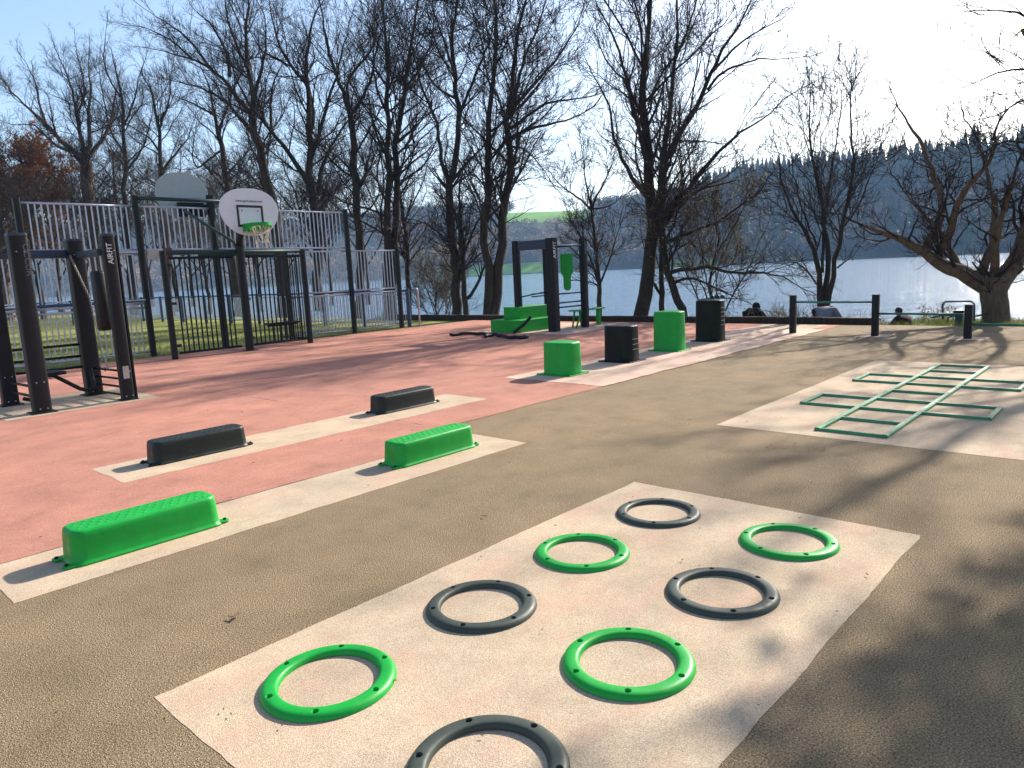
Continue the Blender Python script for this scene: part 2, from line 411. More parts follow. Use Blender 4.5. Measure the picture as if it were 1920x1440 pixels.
rings = [
 (.906, 4.48, 'b', 'dark grey stepping ring at the far corner of the pale pad, farthest of its row'),
 (.35, 3.886, 'g', 'green stepping ring between two dark rings in the left row, second from the far end'),
 (-.20, 3.286, 'b', 'dark grey stepping ring between two green rings in the left row of the pad'),
 (-.794, 2.69, 'g', 'green stepping ring nearest the bottom left corner, at the near end of the left row'),
 (1.527, 3.898, 'g', 'green stepping ring at the far right of the pad, far end of the right row'),
 (.972, 3.306, 'b', 'dark grey stepping ring between two green rings in the right row, nearest the shaded edge'),
 (.417, 2.72, 'g', 'green stepping ring in the right row, just behind the ring cut by the picture edge'),
 (-.14, 2.13, 'b', 'dark grey stepping ring cut off by the bottom edge of the picture, nearest of all')]
for i, (cx_, cy_, kind, lab) in enumerate(rings):
    p = CX*0 + R0*cx_ + F0*cy_
    t = thing('stepping_ring', lab, 'ring', (p.x, p.y, .004), rr.uniform(0, 1), 'rubber rings set out in two rows on the pale pad')
    link('ring_body', ring_g if kind == 'g' else ring_b, None, t)
    for j in range(6):
        a = 2*pi*(j+.25)/6; bo = bpy.data.objects.new('bolt', bolt_me); COL.objects.link(bo); bo.parent = t
        bo.location = (.236*cos(a), .236*sin(a), 0)

# ------------------------------------------------------------------ low step blocks
def step_block(loc, mat, L, label):
    t = thing('step_block', label, 'step', loc, 0, 'low step blocks with studded tops')
    b = MB(); n = 7; W, H = .27, .205
    ring = lambda dl, dw, z, r: [(x, y, z) for x, y in rrect(L-.12+dl, W+dw, max(r, .01), n)]
    rs = [ring(.03, .03, .0, .07), ring(.028, .028, .008, .07), ring(.012, .012, .014, .07)]
    for z, d in ((.03, .002), (.10, -.006), (.165, -.014)): rs.append(ring(d, d, z, .075))
    for a in (20, 40, 60, 75, 90):
        q = .028; rs.append(ring(-.016-2*q*(1-cos(R_(a))), -.016-2*q*(1-cos(R_(a))), .177+q*sin(R_(a)), .075-q*(1-cos(R_(a)))))
    b.loft(rs)
    s = b; nx_, ny_ = int((L-.24)/.052), 4
    for i in range(nx_):
        for j in range(ny_):
            x = -(L-.26)/2 + (L-.26)*i/(nx_-1) + (.013 if j % 2 else -.013); y = -.072+.048*j
            s.loft([[(x+r*1.35*cos(2*pi*k/10), y+r*.8*sin(2*pi*k/10), z) for k in range(10)] for r, z in ((.0125, .2035), (.010, .2062), (.006, .2075))], False)
    b.build('body', mat, t, True)
    for sx in (-1, 1):
        for sy in (-1, 1):
            lg = MB(); x = sx*(L/2-.045); y = sy*.095
            lg.loft([[(x+px_*sx, y+py_, z) for px_, py_ in rrect(.085, .07, .03, 4)] for z in (.001, .014)], True, True)
            lo = lg.build('mounting_lug', mat, t, False, .003)
            bl = MB(); xx = x+sx*.018
            bl.loft([[(xx+r*cos(2*pi*k/6), y+r*sin(2*pi*k/6), z) for k in range(6)] for r, z in ((.011, .0145), (.011, .024), (.007, .026))], False)
            bl.build('bolt_head', M['dpost'], lo)
    return t
for x0, x1, y, mk, lab in ((1.13, 2.15, 4.79, 'green', 'bright green step block nearest the camera, on the left end of the near pale strip'),
                     (2.42, 3.44, 6.87, 'blackstep', 'dark step block on the left end of the second pale strip, between red areas'),
                     (3.62, 4.64, 4.85, 'green', 'green step block at the far end of the near pale strip'),
                     (5.02, 6.02, 6.93, 'blackstep', 'small looking black step block farthest back on the red surface')):
    step_block(((x0+x1)/2, y, .0045 if y < 5 else .0085), M[mk], x1-x0, lab)

# ------------------------------------------------------------------ jump boxes
def jump_box(x, y, H, mk, nrib, lab):
    mat = M[mk]
    t = thing('jump_box', lab, 'jump box', (x, y, .008), 0, 'row of four jump boxes of rising height')
    wx, wy, r = .46, .56, .185; n = 9
    ring = lambda d, z, rad: [(a, b_, z) for a, b_ in rrect(wx+d, wy+d, rad, n)]
    rs = [ring(.02, .012, r), ring(.004, .03, r), ring(-.004, H*.5, r), ring(-.012, H-.04, r)]
    for a in (20, 45, 70, 90):
        q = .032; d = -.012-2*q*(1-cos(R_(a))); rs.append(ring(d, H-.035+q*sin(R_(a)), r-q*(1-cos(R_(a)))))
    # top slightly pillowed
    rs += [ring(-.16, H+.002, r-.09), ring(-.30, H+.003, r-.13)]
    body = MB().loft(rs)
    f = MB(); f.loft([[(a, b_, z) for a, b_ in rrect(wx+.09, wy+.09, .05, 5)] for z in (.0, .014)]); f.build('base_flange', mat, t, False, .004)
    # grip ribs wrapping the right-hand front corner, highlights painted as a paler colour
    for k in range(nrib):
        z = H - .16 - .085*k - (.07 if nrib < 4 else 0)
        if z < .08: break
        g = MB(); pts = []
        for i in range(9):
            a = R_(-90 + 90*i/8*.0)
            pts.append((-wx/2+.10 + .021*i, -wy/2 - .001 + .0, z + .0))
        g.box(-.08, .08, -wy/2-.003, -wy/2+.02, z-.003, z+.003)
        g.build('grip_rib', M['lightgreen'] if mk == 'green' else M['rib_highlight'], t)
    s = body
    for i in range(6):
        for j in range(8):
            xx = -.115+.046*i; yy = -.16+.0457*j
            s.loft([[(xx+q*cos(2*pi*k/8), yy+q*sin(2*pi*k/8), z) for k in range(8)] for q, z in ((.011, H-.004), (.009, H+.004), (.005, H+.0065))], False)
    body.build('body', mat, t, True)
    for sx in (-1, 1):
        for sy in (-1, 1):
            b = MB(); X_, Y_ = sx*(wx/2+.015), sy*(wy/2+.018)
            b.loft([[(X_+q*cos(2*pi*k/6), Y_+q*sin(2*pi*k/6), z) for k in range(6)] for q, z in ((.010, .0142), (.010, .022), (.006, .024))], False)
            b.build('bolt_head', M['dpost'], t)
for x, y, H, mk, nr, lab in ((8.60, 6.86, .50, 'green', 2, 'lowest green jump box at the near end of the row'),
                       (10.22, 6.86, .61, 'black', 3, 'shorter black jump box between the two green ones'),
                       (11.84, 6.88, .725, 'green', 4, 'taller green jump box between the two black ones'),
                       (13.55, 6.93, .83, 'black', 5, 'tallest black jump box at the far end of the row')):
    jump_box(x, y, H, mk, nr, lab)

# ------------------------------------------------------------------ hopscotch ladder
t = thing('hopscotch_grid', 'green hopscotch grid of flat bars fixed to the pale pad', 'hopscotch', (6.72, 2.07, .004))
def flatbar(x0, y0, x1, y1, w_=.05, h_=.024):
    b = MB()
    for q in (.14, .5, .86):
        sx_, sy_ = x0+(x1-x0)*q, y0+(y1-y0)*q; b.loft([[(sx_+d_*cos(2*pi*i/8), sy_+d_*sin(2*pi*i/8), z) for i in range(8)] for d_, z in ((.008, h_-.004), (.005, h_+.0025))], False)
    L = math.hypot(x1-x0, y1-y0); ux, uy = (x1-x0)/L, (y1-y0)/L
    sec = [(-w_/2, 0), (w_/2, 0), (w_/2*.86, h_*.7), (w_/2*.55, h_), (-w_/2*.55, h_), (-w_/2*.86, h_*.7)]
    b.loft([[(x0+ux*q*L - uy*a, y0+uy*q*L + ux*a, z) for a, z in sec] for q in (0, 1)])
    return b
S_ = .585
for y in (-.29, .29): flatbar(-.017, y, S_*8+.017, y, .056, .028).build('side_rail', M['lightgreen'], t)
for k in range(9):
    if k in (2, 3, 5, 6): flatbar(k*S_, -.87, k*S_, .87).build('wing_rung', M['lightgreen'], t)
    else: flatbar(k*S_, -.263, k*S_, .263).build('rung', M['lightgreen'], t)
for k in (2, 5):
    for y in (-.87, .87): flatbar(k*S_-.017, y, (k+1)*S_+.017, y, .052, .027).build('wing_end', M['lightgreen'], t)

# ------------------------------------------------------------------ hurdle rail (balance posts)
posts = [(15.39, 5.96, .80), (15.22, 4.28, .80), (15.10, 2.69, .60), (14.95, 1.05, .5)]
t = thing('hurdle_rail', 'row of dark posts joined by green bars stepping down to the right', 'hurdles', (15.39, 5.96, 0))
for (x, y, h) in posts:
    b = MB(); b.prism([(x-15.39+px_, y-5.96+py_) for px_, py_ in rrect(.125, .125, .025, 3)], -.02, h)
    po = b.build('post', M['rig'], t, False, .006)
    b = MB(); b.prism([(x-15.39+px_, y-5.96+py_) for px_, py_ in rrect(.132, .132, .03, 3)], h+.001, h+.014)
    b.build('post_cap', M['dpost'], po, False, .003)
for (a, b_, z) in ((0, 1, .665), (1, 2, .44), (2, 3, .265)):
    A, B = posts[a], posts[b_]
    MB().tube([(A[0]-15.39, A[1]-5.96-.07, z), (B[0]-15.39, B[1]-5.96+.07, z)], .021, 10).build('bar', M['bar_green'], t, True)

# ------------------------------------------------------------------ timber kerb along the lake
km = bark('old_timber', (.035, .022, .018), (.07, .045, .035), 8)
xk = 17.76; y = 23.0; segs = []
while y > 5.0:
    L = rr.uniform(2.2, 2.6); y2 = max(y-L, 4.98); segs.append((y2, y-.015)); y = y2
t = thing('timber_kerb', 'low dark timber kerb running along the lake edge of the court', 'kerb', (xk, 5, 0))
for (a, b_) in segs:
    dx = rr.uniform(-.01, .01); dz = rr.uniform(-.008, .008)
    MB().box(-.09+dx, .10+dx, a-5, b_-5, -.25, .155+dz).build('sleeper', km, t, False, .012)

# ------------------------------------------------------------------ multi-sport pen
def bars_mesh(axis, fixed, a0, a1, z0, z1, sp=.115, r=.0165, k=6, rail=.024, mid=()):
    """vertical bars with rails at both ends along axis 'x' or 'y'"""
    b = MB(); n = max(2, int(round((a1-a0)/sp)))
    def pt(a, z): return (a, fixed, z) if axis == 'x' else (fixed, a, z)
    for i in range(1, n):
        a = a0+(a1-a0)*i/n; b.tube([pt(a, z0), pt(a, z1)], r, k, False)
    for z in (z0, z1)+tuple(mid): b.tube([pt(a0, z), pt(a1, z)], rail, 8)
    return b
WY = 18.0
t = thing('pen_end_wall', 'tall galvanised barred end wall of the ball court facing the red surface', 'fence', (0, WY, 0))
def P_(b, name, mat, smooth=True, bevel=0): 
    for i, v in enumerate(b.v): b.v[i] = (v[0], v[1]-WY, v[2])
    return b.build(name, M[mat], t, smooth, bevel)
for x, h in ((2.2, 2.45), (4.52, 3.62), (6.88, 3.76), (10.62, 2.46), (12.7, 3.62), (14.5, 2.46)):
    b = MB(); b.prism([(x+a, WY+c_) for a, c_ in rrect(.13, .13, .03, 3)], 0, h); P_(b, 'post', 'dpost', False, .004)
for (x0, x1) in ((2.27, 4.45), (4.6, 6.8), (10.7, 12.62), (12.78, 14.43)):
    P_(bars_mesh('x', WY, x0, x1, .12, 1.17, .115), 'lower_bar_panel', 'galv')
    P_(bars_mesh('x', WY, x0, x1, 1.27, 2.42, .115), 'middle_bar_panel', 'galv')
for (x0, x1) in ((4.6, 6.8), (6.96, 8.62), (8.76, 12.62)):
    P_(bars_mesh('x', WY, x0, x1, 2.52, 3.52, .125), 'upper_bar_panel', 'galv')
P_(MB().tube([(6.95, WY-.06, 3.70), (9.4, WY-.06, 3.70)], .045, 10), 'top_beam', 'gpost')
P_(MB().tube([(4.55, WY-.10, 1.34), (6.8, WY-.10, 1.34)], .035, 8), 'guard_rail', 'bluesteel')
P_(MB().tube([(2.25, WY-.10, 1.34), (4.45, WY-.10, 1.34)], .035, 8), 'guard_rail', 'bluesteel')
P_(MB().box(4.6, 6.8, WY-.05, WY+.05, 2.44, 2.50), 'ledge', 'galv', False)

# goal cage bulging towards the camera
t = thing('goal_cage', 'black barred goal cage with green crossbar in front of the pen wall', 'goal cage', (6.8, 16.6, 0))
def G_(b, name, mat, smooth=True, bevel=0, par=None):
    for i, v in enumerate(b.v): b.v[i] = (v[0]-6.8, v[1]-16.6, v[2])
    return b.build(name, M[mat], par or t, smooth, bevel)
GX = (6.8, 8.42, 10.3)
for x in (6.8, 10.3):
    b = MB(); b.prism([(x+a, 16.6+c_) for a, c_ in rrect(.12, .12, .03, 3)], 0, 2.42); G_(b, 'post', 'dpost', False, .004)
G_(MB().tube([(6.8, 16.6, 2.38), (10.3, 16.6, 2.38)], .05, 10), 'crossbar', 'gpost')
for (x0, x1) in ((6.92, 8.40), (8.70, 10.2)):
    pn = G_(bars_mesh('x', 16.6, x0, x1, .13, 2.26, .112, .018, 6, .028), 'back_panel', 'dpost')
    for z in (.3, 1.25, 2.1):
        b = MB().box(x0-.07, x0+.05, 16.57, 16.63, z-.03, z+.03); G_(b, 'hinge', 'dpost', False, 0, pn)
for x in (10.3,):
    G_(bars_mesh('y', x, 16.7, 17.92, .13, 2.26, .115, .0135, 6, .025), 'side_panel', 'dpost')
G_(MB().tube([(8.2, WY-.08, 2.38), (10.3, WY-.08, 2.38)], .045, 10), 'rear_crossbar', 'gpost')
G_(MB().box(9.3, 10.15, 16.75, 17.1, .55, .60), 'low_shelf', 'dpost', False, .004)
G_(bars_mesh('x', 16.9, 9.3, 10.15, .1, .53, .16), 'low_guard', 'dpost')

# hoop on a pole in front of the goal cage
def board_outline(hw, zt, zb, n=22):
    """fan shaped backboard: big round top, tapering bottom"""
    pts = []; hz_ = (zt-zb)/2; cz = (zt+zb)/2
    for i in range(40):
        a = 2*pi*(i+.5)/40; c_, s_ = cos(a), sin(a); e = 2/2.35
        x = hw*abs(c_)**e*(1 if c_ > 0 else -1); z = hz_*abs(s_)**e*(1 if s_ > 0 else -1)
        if z < 0: x *= 1-.16*(-z/hz_)
        pts.append((x, cz+z))
    return pts
def hoop(root, bx, by, zt, zb, hw, facing, boardmat, front=True):
    """facing -1: plays towards -Y"""
    out = board_outline(hw, zt, zb); b = MB(); s = 1 if facing > 0 else -1
    b.loft([[(bx+x, by+s*yy, z) for x, z in out] for yy in (-.012, .012)])
    bd = b.build('backboard', boardmat, root, False, .004)
    return bd
t = thing('basketball_hoop', 'basketball hoop on a dark pole with white fan shaped backboard and green rim', 'basketball hoop', (8.56, 16.5, 0))
def H_(b, name, mat, smooth=True, bevel=0, par=None):
    for i, v in enumerate(b.v): b.v[i] = (v[0]-8.56, v[1]-16.5, v[2])
    return b.build(name, M[mat], par or t, smooth, bevel)
b = MB(); b.prism([(8.56+a, 16.5+c_) for a, c_ in rrect(.17, .17, .04, 3)], 0, 2.5); H_(b, 'pole', 'dpost', False, .005)
b = MB(); b.box(8.42, 8.70, 16.36, 16.64, .0, .02); H_(b, 'base_plate', 'dpost', False, .004)
H_(MB().tube([(8.56, 16.5, 2.5), (8.57, 16.47, 2.68), (8.60, 16.36, 2.85), (8.62, 16.2, 2.98)], [.085, .08, .07, .06], 10), 'gooseneck', 'dpost')
H_(MB().tube([(8.52, 16.56, 2.45), (8.5, 16.6, 2.6), (8.1, 17.3, 3.12), (7.96, 17.9, 3.45)], .035, 8), 'brace', 'gpost')
H_(MB().box(8.40, 8.90, 16.14, 16.18, 2.9, 3.3), 'board_bracket', 'dpost', False, .004)
BX, BY = 8.70, 16.1
out = board_outline(.735, 3.80, 2.72); b = MB()
b.loft([[(BX+x, BY+yy, z) for x, z in out] for yy in (-.012, .02)]); bd = H_(b, 'backboard', 'white', False, .003)
b = MB(); x0, x1, z0, z1, w_ = BX-.33, BX+.33, 2.92, 3.42, .055
for (a0, a1, c0, c1) in ((x0, x1, z1-w_, z1), (x0, x1, z0, z0+w_), (x0, x0+w_, z0+w_, z1-w_), (x1-w_, x1, z0+w_, z1-w_)): b.box(a0, a1, BY-.0155, BY-.0125, c0, c1)
H_(b, 'target_square', 'ink', False, 0, bd)
b = MB()
for xx in (-.2, .2): b.box(BX+xx-.008, BX+xx+.008, BY-.0175, BY-.0125, 3.27, 3.31)
H_(b, 'fixing_bolts', 'ink', False, 0, bd)
def text_obj(name, s, size, mat, parent, loc, rot, ext=.002, sx=1):
    cu = bpy.data.curves.new(name, 'FONT'); cu.body = s; cu.size = size; cu.extrude = ext; cu.align_x = 'CENTER'; cu.align_y = 'CENTER'
    o = bpy.data.objects.new(name, cu); COL.objects.link(o)
    dg = bpy.context.evaluated_depsgraph_get(); me = bpy.data.meshes.new_from_object(o.evaluated_get(dg)); bpy.data.objects.remove(o)
    o = link(name, me, mat, parent); o.location = loc; o.rotation_euler = rot; o.scale = (sx, 1, 1); return o
text_obj('lettering', 'www.sport-nature.com', .085, M['ink'], bd, (BX-8.56, BY-16.5-.014, 3.515), (pi/2, 0, 0), .002, .82)
RX, RY, RZ = BX+.02, BY-.40, 2.965
def circ(cx_, cy_, cz_, r, n=28): return [(cx_+r*cos(2*pi*i/n), cy_+r*sin(2*pi*i/n), cz_) for i in range(n+1)]
rim = H_(MB().tube(circ(RX, RY, RZ, .23), .014, 8, False), 'rim', 'green')
b = MB()
rs = []
for i in range(33): rs.append(R_(360*i/32))
apron = []
for i in range(33):
    a = rs[i]; x_, y_ = RX+.245*cos(a), RY+.245*sin(a); dep = .045+.12*(.5+.5*sin(a))**1.5
    apron.append((x_, y_, dep))
for i in range(32):
    (ax, ay, ad), (bx_, by_, bd_) = apron[i], apron[i+1]
    b.poly([(ax, ay, RZ+.02), (bx_, by_, RZ+.02), (bx_, by_, RZ-bd_), (ax, ay, RZ-ad)])
for sx_ in (-1, 1): b.poly([(RX+sx_*.245, RY, RZ+.02), (RX+sx_*.245, BY-.014, RZ+.02), (RX+sx_*.245, BY-.014, RZ-.17), (RX+sx_*.245, RY, RZ-.09)])
b.box(RX-.13, RX+.13, BY-.18, BY-.014, RZ-.15, RZ+.015)
ap = H_(b, 'rim_bracket', 'green', False, 0); ap.modifiers.new('s', 'SOLIDIFY').thickness = .006
b = MB(); rn = random.Random(3); N = 10; rad = [.225, .19, .165, .15, .145]; zz = [0, .11, .22, .33, .44]
for lv in range(4):
    for i in range(N):
        for sg in (-.5, .5):
            if lv >= 2 and rn.random() < .35: continue
            a0 = 2*pi*(i+.5*(lv % 2))/N; a1 = a0+sg*2*pi/N; j_ = lambda: rn.uniform(-.012, .012)
            b.tube([(RX+rad[lv]*cos(a0)+j_(), RY+rad[lv]*sin(a0)+j_(), RZ-zz[lv]), (RX+rad[lv+1]*cos(a1)+j_(), RY+rad[lv+1]*sin(a1)+j_(), RZ-zz[lv+1]+j_())], .0065, 4, False)
for i in range(5):
    a = rn.uniform(0, 2*pi); b.tube([(RX+.15*cos(a), RY+.15*sin(a), RZ-.4), (RX+.15*cos(a)+.02, RY+.15*sin(a), RZ-.56)], .007, 4)
H_(b, 'net', 'net', False)

# hoop inside the pen, seen from behind
t = thing('basketball_hoop', 'basketball hoop of the pen seen from behind, grey back of its board above the wall', 'basketball hoop', (8.70, 18.0, 0))
b = MB(); b.prism([(8.7+a, WY+.02+c_) for a, c_ in rrect(.15, .15, .03, 3)], 0, 3.85)
for i, v in enumerate(b.v): b.v[i] = (v[0]-8.7, v[1]-18, v[2])
b.build('pole', M['dpost'], t, False, .004)
b = MB(); out = board_outline(.66, 4.42, 3.28); b.loft([[(-.50+x, .42+yy, z) for x, z in out] for yy in (-.012, .012)]); b.build('backboard', M['greyboard'], t, False, .003)
MB().box(-.68, -.05, .26, .40, 3.34, 3.68).build('board_bracket', M['dpost'], t, False, .005)
MB().tube([(0, 0, 3.6), (-.35, .3, 3.55)], .04, 8).build('arm', M['dpost'], t, True)
MB().tube(circ(-.5, .85, 3.62, .225), .013, 8, False).build('rim', M['green'], t, True)
MB().box(-.58, -.42, .43, .66, 3.52, 3.62).build('rim_bracket', M['green'], t, False, .004)
b = MB(); b.tube([(.0, -.02, 3.2), (.0, -.05, 2.6)], .06, 8); b.build('junction_box', M['dpost'], t)

t = thing('fence_sign', 'small cream and dark red panel fixed to the tall fence post', 'sign', (7.2, 17.85, 2.4))
MB().box(-.22, .13, -.012, .012, -.11, .11).build('cream_plate', M['creamsign'], t, False, .003)
MB().box(.14, .34, -.018, .018, -.13, .15).build('red_plate', M['redsign'], t, False, .003)

# low side fences of the pen
def side_fence(label, axis, fixed, a0, a1, step, h=1.15, extra=True):
    t = thing('low_fence', label, 'fence', (fixed if axis == 'y' else a0, a0 if axis == 'y' else fixed, 0))
    ox, oy = (fixed, a0) if axis == 'y' else (a0, fixed)
    def loc(b):
        for i, v in enumerate(b.v): b.v[i] = (v[0]-ox, v[1]-oy, v[2])
        return b
    n = int(round((a1-a0)/step))
    for i in range(n+1):
        a = a0+(a1-a0)*i/n; p = (fixed, a) if axis == 'y' else (a, fixed)
        b = MB(); b.prism([(p[0]+q, p[1]+s) for q, s in rrect(.11, .11, .025, 3)], -.05, h+.06); loc(b).build('post', M['bluesteel'], t, False, .004)
        if i < n:
            s0, s1 = a+.06, a+(a1-a0)/n-.06
            loc(bars_mesh(axis, fixed, s0, s1, .12, h-.1, .115, .013, 5, .02)).build('bar_panel', M['galv'], t, True)
            q = [(fixed, s0, h), (fixed, s1, h)] if axis == 'y' else [(s0, fixed, h), (s1, fixed, h)]
            loc(MB().tube(q, .032, 8)).build('top_rail', M['bluesteel'], t, True)
side_fence('low blue grey barred fence on the lake side of the ball court', 'y', 14.9, 18.1, 42.1, 2.4)
side_fence('low barred fence closing the far end of the ball court behind the grass', 'x', 42.2, 2.6, 14.8, 2.44)
t = thing('pen_gate_post', 'short stainless post with hooked top at the corner of the pen', 'post', (14.86, 17.55, 0))
MB().tube([(0, 0, 0), (0, 0, 1.12), (-.03, 0, 1.2), (-.1, 0, 1.22)], .03, 8).build('tube', M['galv'], t, True)
MB().box(-.06, .06, -.06, .06, 0, .012).build('foot_plate', M['galv'], t, False, .002)

# ------------------------------------------------------------------ training rig at the left
t = thing('training_rig', 'black four post training rig with hanging chain and low rails at the left', 'training rig', (3.3, 11.9, .008))
def T_(b, name, mat, smooth=True, bevel=0, par=None):
    for i, v in enumerate(b.v): b.v[i] = (v[0]-3.3, v[1]-11.9, v[2])
    return b.build(name, M[mat], par or t, smooth, bevel)
RP = {'a': (2.78, 11.32, .21), 'b': (2.71, 12.6, .20), 'c': (3.79, 12.44, .22), 'd': (3.88, 11.3, .16)}
rp = {}
for k_, (x, y, w_) in RP.items():
    b = MB(); b.prism([(x+p, y+q) for p, q in rrect(w_, w_, .03, 3)], 0, 2.36); rp[k_] = T_(b, 'post', 'rig', False, .004)
    b = MB(); b.prism([(x+p, y+q) for p, q in rrect(w_+.012, w_+.012, .035, 3)], 2.361, 2.40); T_(b, 'post_cap', 'rigblue', False, .004, rp[k_])
b = MB(); b.box(3.975, 4.0, 11.24, 11.36, 0, 2.36); T_(b, 'edge_profile', 'rig', False, .002)
T_(MB().box(2.82, 3.68, 12.47, 12.57, 2.12, 2.24), 'top_beam', 'rigblue', False, .006)
T_(MB().box(3.76, 3.86, 11.40, 12.32, 2.10, 2.20), 'top_beam', 'rigblue', False, .006)
T_(MB().tube([(2.75, 11.44, 2.2), (2.72, 12.48, 2.2)], .03, 8), 'pull_bar', 'rig')
for z in (.80, .62, .45): T_(MB().tube([(2.82, 12.55, z), (3.68, 12.48, z)], .02, 8), 'back_rail', 'rig')
T_(MB().box(2.9, 3.3, 11.9, 12.3, .42, .47), 'seat_plate', 'rig', False, .01)
for z in (.42, .30, .18, .06): T_(MB().tube([(3.80, 12.33, z), (3.87, 11.40, z)], .017, 8), 'side_rail', 'rig')
for z in (.34, .2): T_(MB().tube([(2.72, 12.5, z), (2.77, 11.44, z)], .02, 8), 'side_rail', 'rig')
T_(MB().tube([(2.9, 12.3, .42), (3.2, 12.2, .40), (3.5, 12.1, .16), (3.62, 12.08, .11), (3.70, 12.1, .2), (3.74, 12.3, .42)], .03, 8), 'curved_brace', 'rig')
T_(MB().tube([(2.85, 12.45, .08), (2.95, 12.3, .05), (3.05, 12.3, .09), (3.0, 12.35, .3)], .03, 8), 'curved_brace', 'rig')
b = MB(); b.loft([[(3.80+p, 11.62+q, z) for p, q in rrect(.15*s, .26*s, .06*s, 4)] for z, s in ((1.02, .8), (1.05, 1), (1.85, 1), (1.89, .8))]); T_(b, 'strike_pad', 'rig', True)
# chain
def chain(pts, n):
    b = MB(); P = [Vector(p) for p in pts]; Ls = [(P[i+1]-P[i]).length for i in range(len(P)-1)]; tot = sum(Ls)
    for k in range(n):
        d = tot*(k+.5)/n; i = 0
        while i < len(Ls)-1 and d > Ls[i]: d -= Ls[i]; i += 1
        c_ = P[i].lerp(P[i+1], d/Ls[i]); tz = (P[i+1]-P[i]).normalized(); h = tot/n*.72
        u = tz.cross(Vector((1, 0, 0)) if k % 2 else Vector((0, 1, 0))).normalized()
        b.tube([c_+tz*h*cos(2*pi*j/8)+u*.014*sin(2*pi*j/8) for j in range(9)], .0045, 4, False)
    return b
T_(chain([(3.67, 12.27, 2.14), (3.86, 12.28, 1.5), (3.90, 12.2, .75), (3.88, 12.1, .62), (3.83, 11.75, .42)], 66), 'chain', 'chain')
T_(chain([(3.88, 12.1, .62), (3.86, 12.25, .45), (3.82, 11.9, .40)], 18), 'chain', 'chain')
T_(MB().box(3.83, 3.91, 11.205, 11.218, .32, .50), 'data_plate', 'creamsign', False, 0, rp['d'])
for k_ in 'abcd':
    x, y, w_ = RP[k_]
    for z in (.06, .42, 2.16):
        for dx in (-.045, .045): T_(MB().tube([(x+dx, y-w_/2-.010, z), (x+dx, y-w_/2+.01, z)], .009, 6), 'bolt_head', 'galv', False, 0, rp[k_])
    T_(MB().box(x-w_*.72, x+w_*.72, y-w_*.72, y+w_*.72, 0, .012), 'base_plate', 'rig', False, .003, rp[k_])
text_obj('lettering', 'AIRFIT', .105, M['textwhite'], rp['d'], (3.87-3.3, 11.3-.081-11.9, 2.12), (pi/2, -pi/2, 0), .001, 1.0)
text_obj('lettering', 'OCCUR', .12, M['textgrey'], rp['a'], (2.85-3.3, 11.32-.106-11.9, 2.05), (pi/2, pi/2, 0), .001, 1.0)

# ------------------------------------------------------------------ training station in the middle distance
t = thing('training_station', 'four post black training station with green hanging pad beside the lake', 'training station', (14.5, 11.79, .008))
def S2(b, name, mat, smooth=True, bevel=0, par=None):
    for i, v in enumerate(b.v): b.v[i] = (v[0]-14.5, v[1]-11.79, v[2])
    return b.build(name, M[mat], par or t, smooth, bevel)
sp_ = []
for x, y in ((14.5, 11.79), (15.75, 11.72), (14.5, 13.0), (15.75, 13.0)):
    b = MB(); w_ = .24 if y < 11.8 and x < 15 else .17; b.prism([(x+p, y+q) for p, q in rrect(w_, w_, .03, 3)], 0, 2.38); sp_.append(S2(b, 'post', 'rig', False, .004))
S2(MB().box(14.45, 14.55, 11.92, 12.9, 2.12, 2.36), 'name_panel', 'rigblue', False, .004)
S2(MB().tube([(14.62, 11.78, 2.2), (15.66, 11.73, 2.2)], .022, 8), 'pull_bar', 'galv')
S2(MB().tube([(15.75, 11.8, 2.2), (15.75, 12.9, 2.2)], .03, 8), 'pull_bar', 'rig')
for z in (.95, .72, .60): S2(MB().tube([(14.62, 11.80, z), (15.66, 11.74, z)], .02, 8), 'side_rail', 'rigblue')
for z in (.95, .88): S2(MB().tube([(15.0, 12.95, z), (15.68, 13.0, z)], .018, 8), 'side_rail', 'rigblue')
S2(MB().tube([(14.5, 12.9, .9), (15.68, 13.0, .98)], .018, 8), 'side_rail', 'rigblue')
b = MB(); pr = [(-.16, 1.98), (.16, 1.98), (.17, 1.90), (.17, 1.5), (.10, 1.38), (.10, 1.10), (.05, 1.02), (-.05, 1.02), (-.10, 1.10), (-.10, 1.38), (-.17, 1.5), (-.17, 1.90)]
dirx = Vector((.82, -.57, 0)); dn = Vector((.57, .82, 0)); c0 = Vector((15.25, 11.9, 0))
b.loft([[tuple(c0+dirx*u_+dn*k_+Vector((0, 0, z))) for u_, z in pr] for k_ in (-.04, .04)]); S2(b, 'hanging_pad', 'green', False, .02)
S2(MB().tube([(15.3, 11.9, 1.92), (15.7, 11.75, 1.95)], .02, 8), 'pad_arm', 'bar_green')
S2(MB().tube([(15.22, 11.86, 1.99), (15.18, 11.86, 2.10)], .015, 6), 'pad_hook', 'galv')
text_obj('lettering', 'AIRFIT', .15, M['textwhite'], sp_[0], (0-.02, -.121, 2.08), (pi/2, -pi/2, 0), .001)
text_obj('lettering', 'AIRFIT', .12, M['textgrey'], sp_[1], (1.25-.0, 11.72-11.79-.086, 2.12), (pi/2, -pi/2, 0), .001)

t = thing('step_platform', 'green two level step platform at the foot of the training station', 'platform', (14.2, 13.2, .008))
def S3(b, name, mat, smooth=False, bevel=.008):
    for i, v in enumerate(b.v): b.v[i] = (v[0]-14.2, v[1]-13.2, v[2])
    return b.build(name, M[mat], t, smooth, bevel)
S3(MB().box(13.95, 15.5, 12.47, 13.55, 0, .32), 'lower_step', 'green')
S3(MB().box(14.38, 15.5, 12.85, 13.45, .321, .64), 'upper_step', 'green')

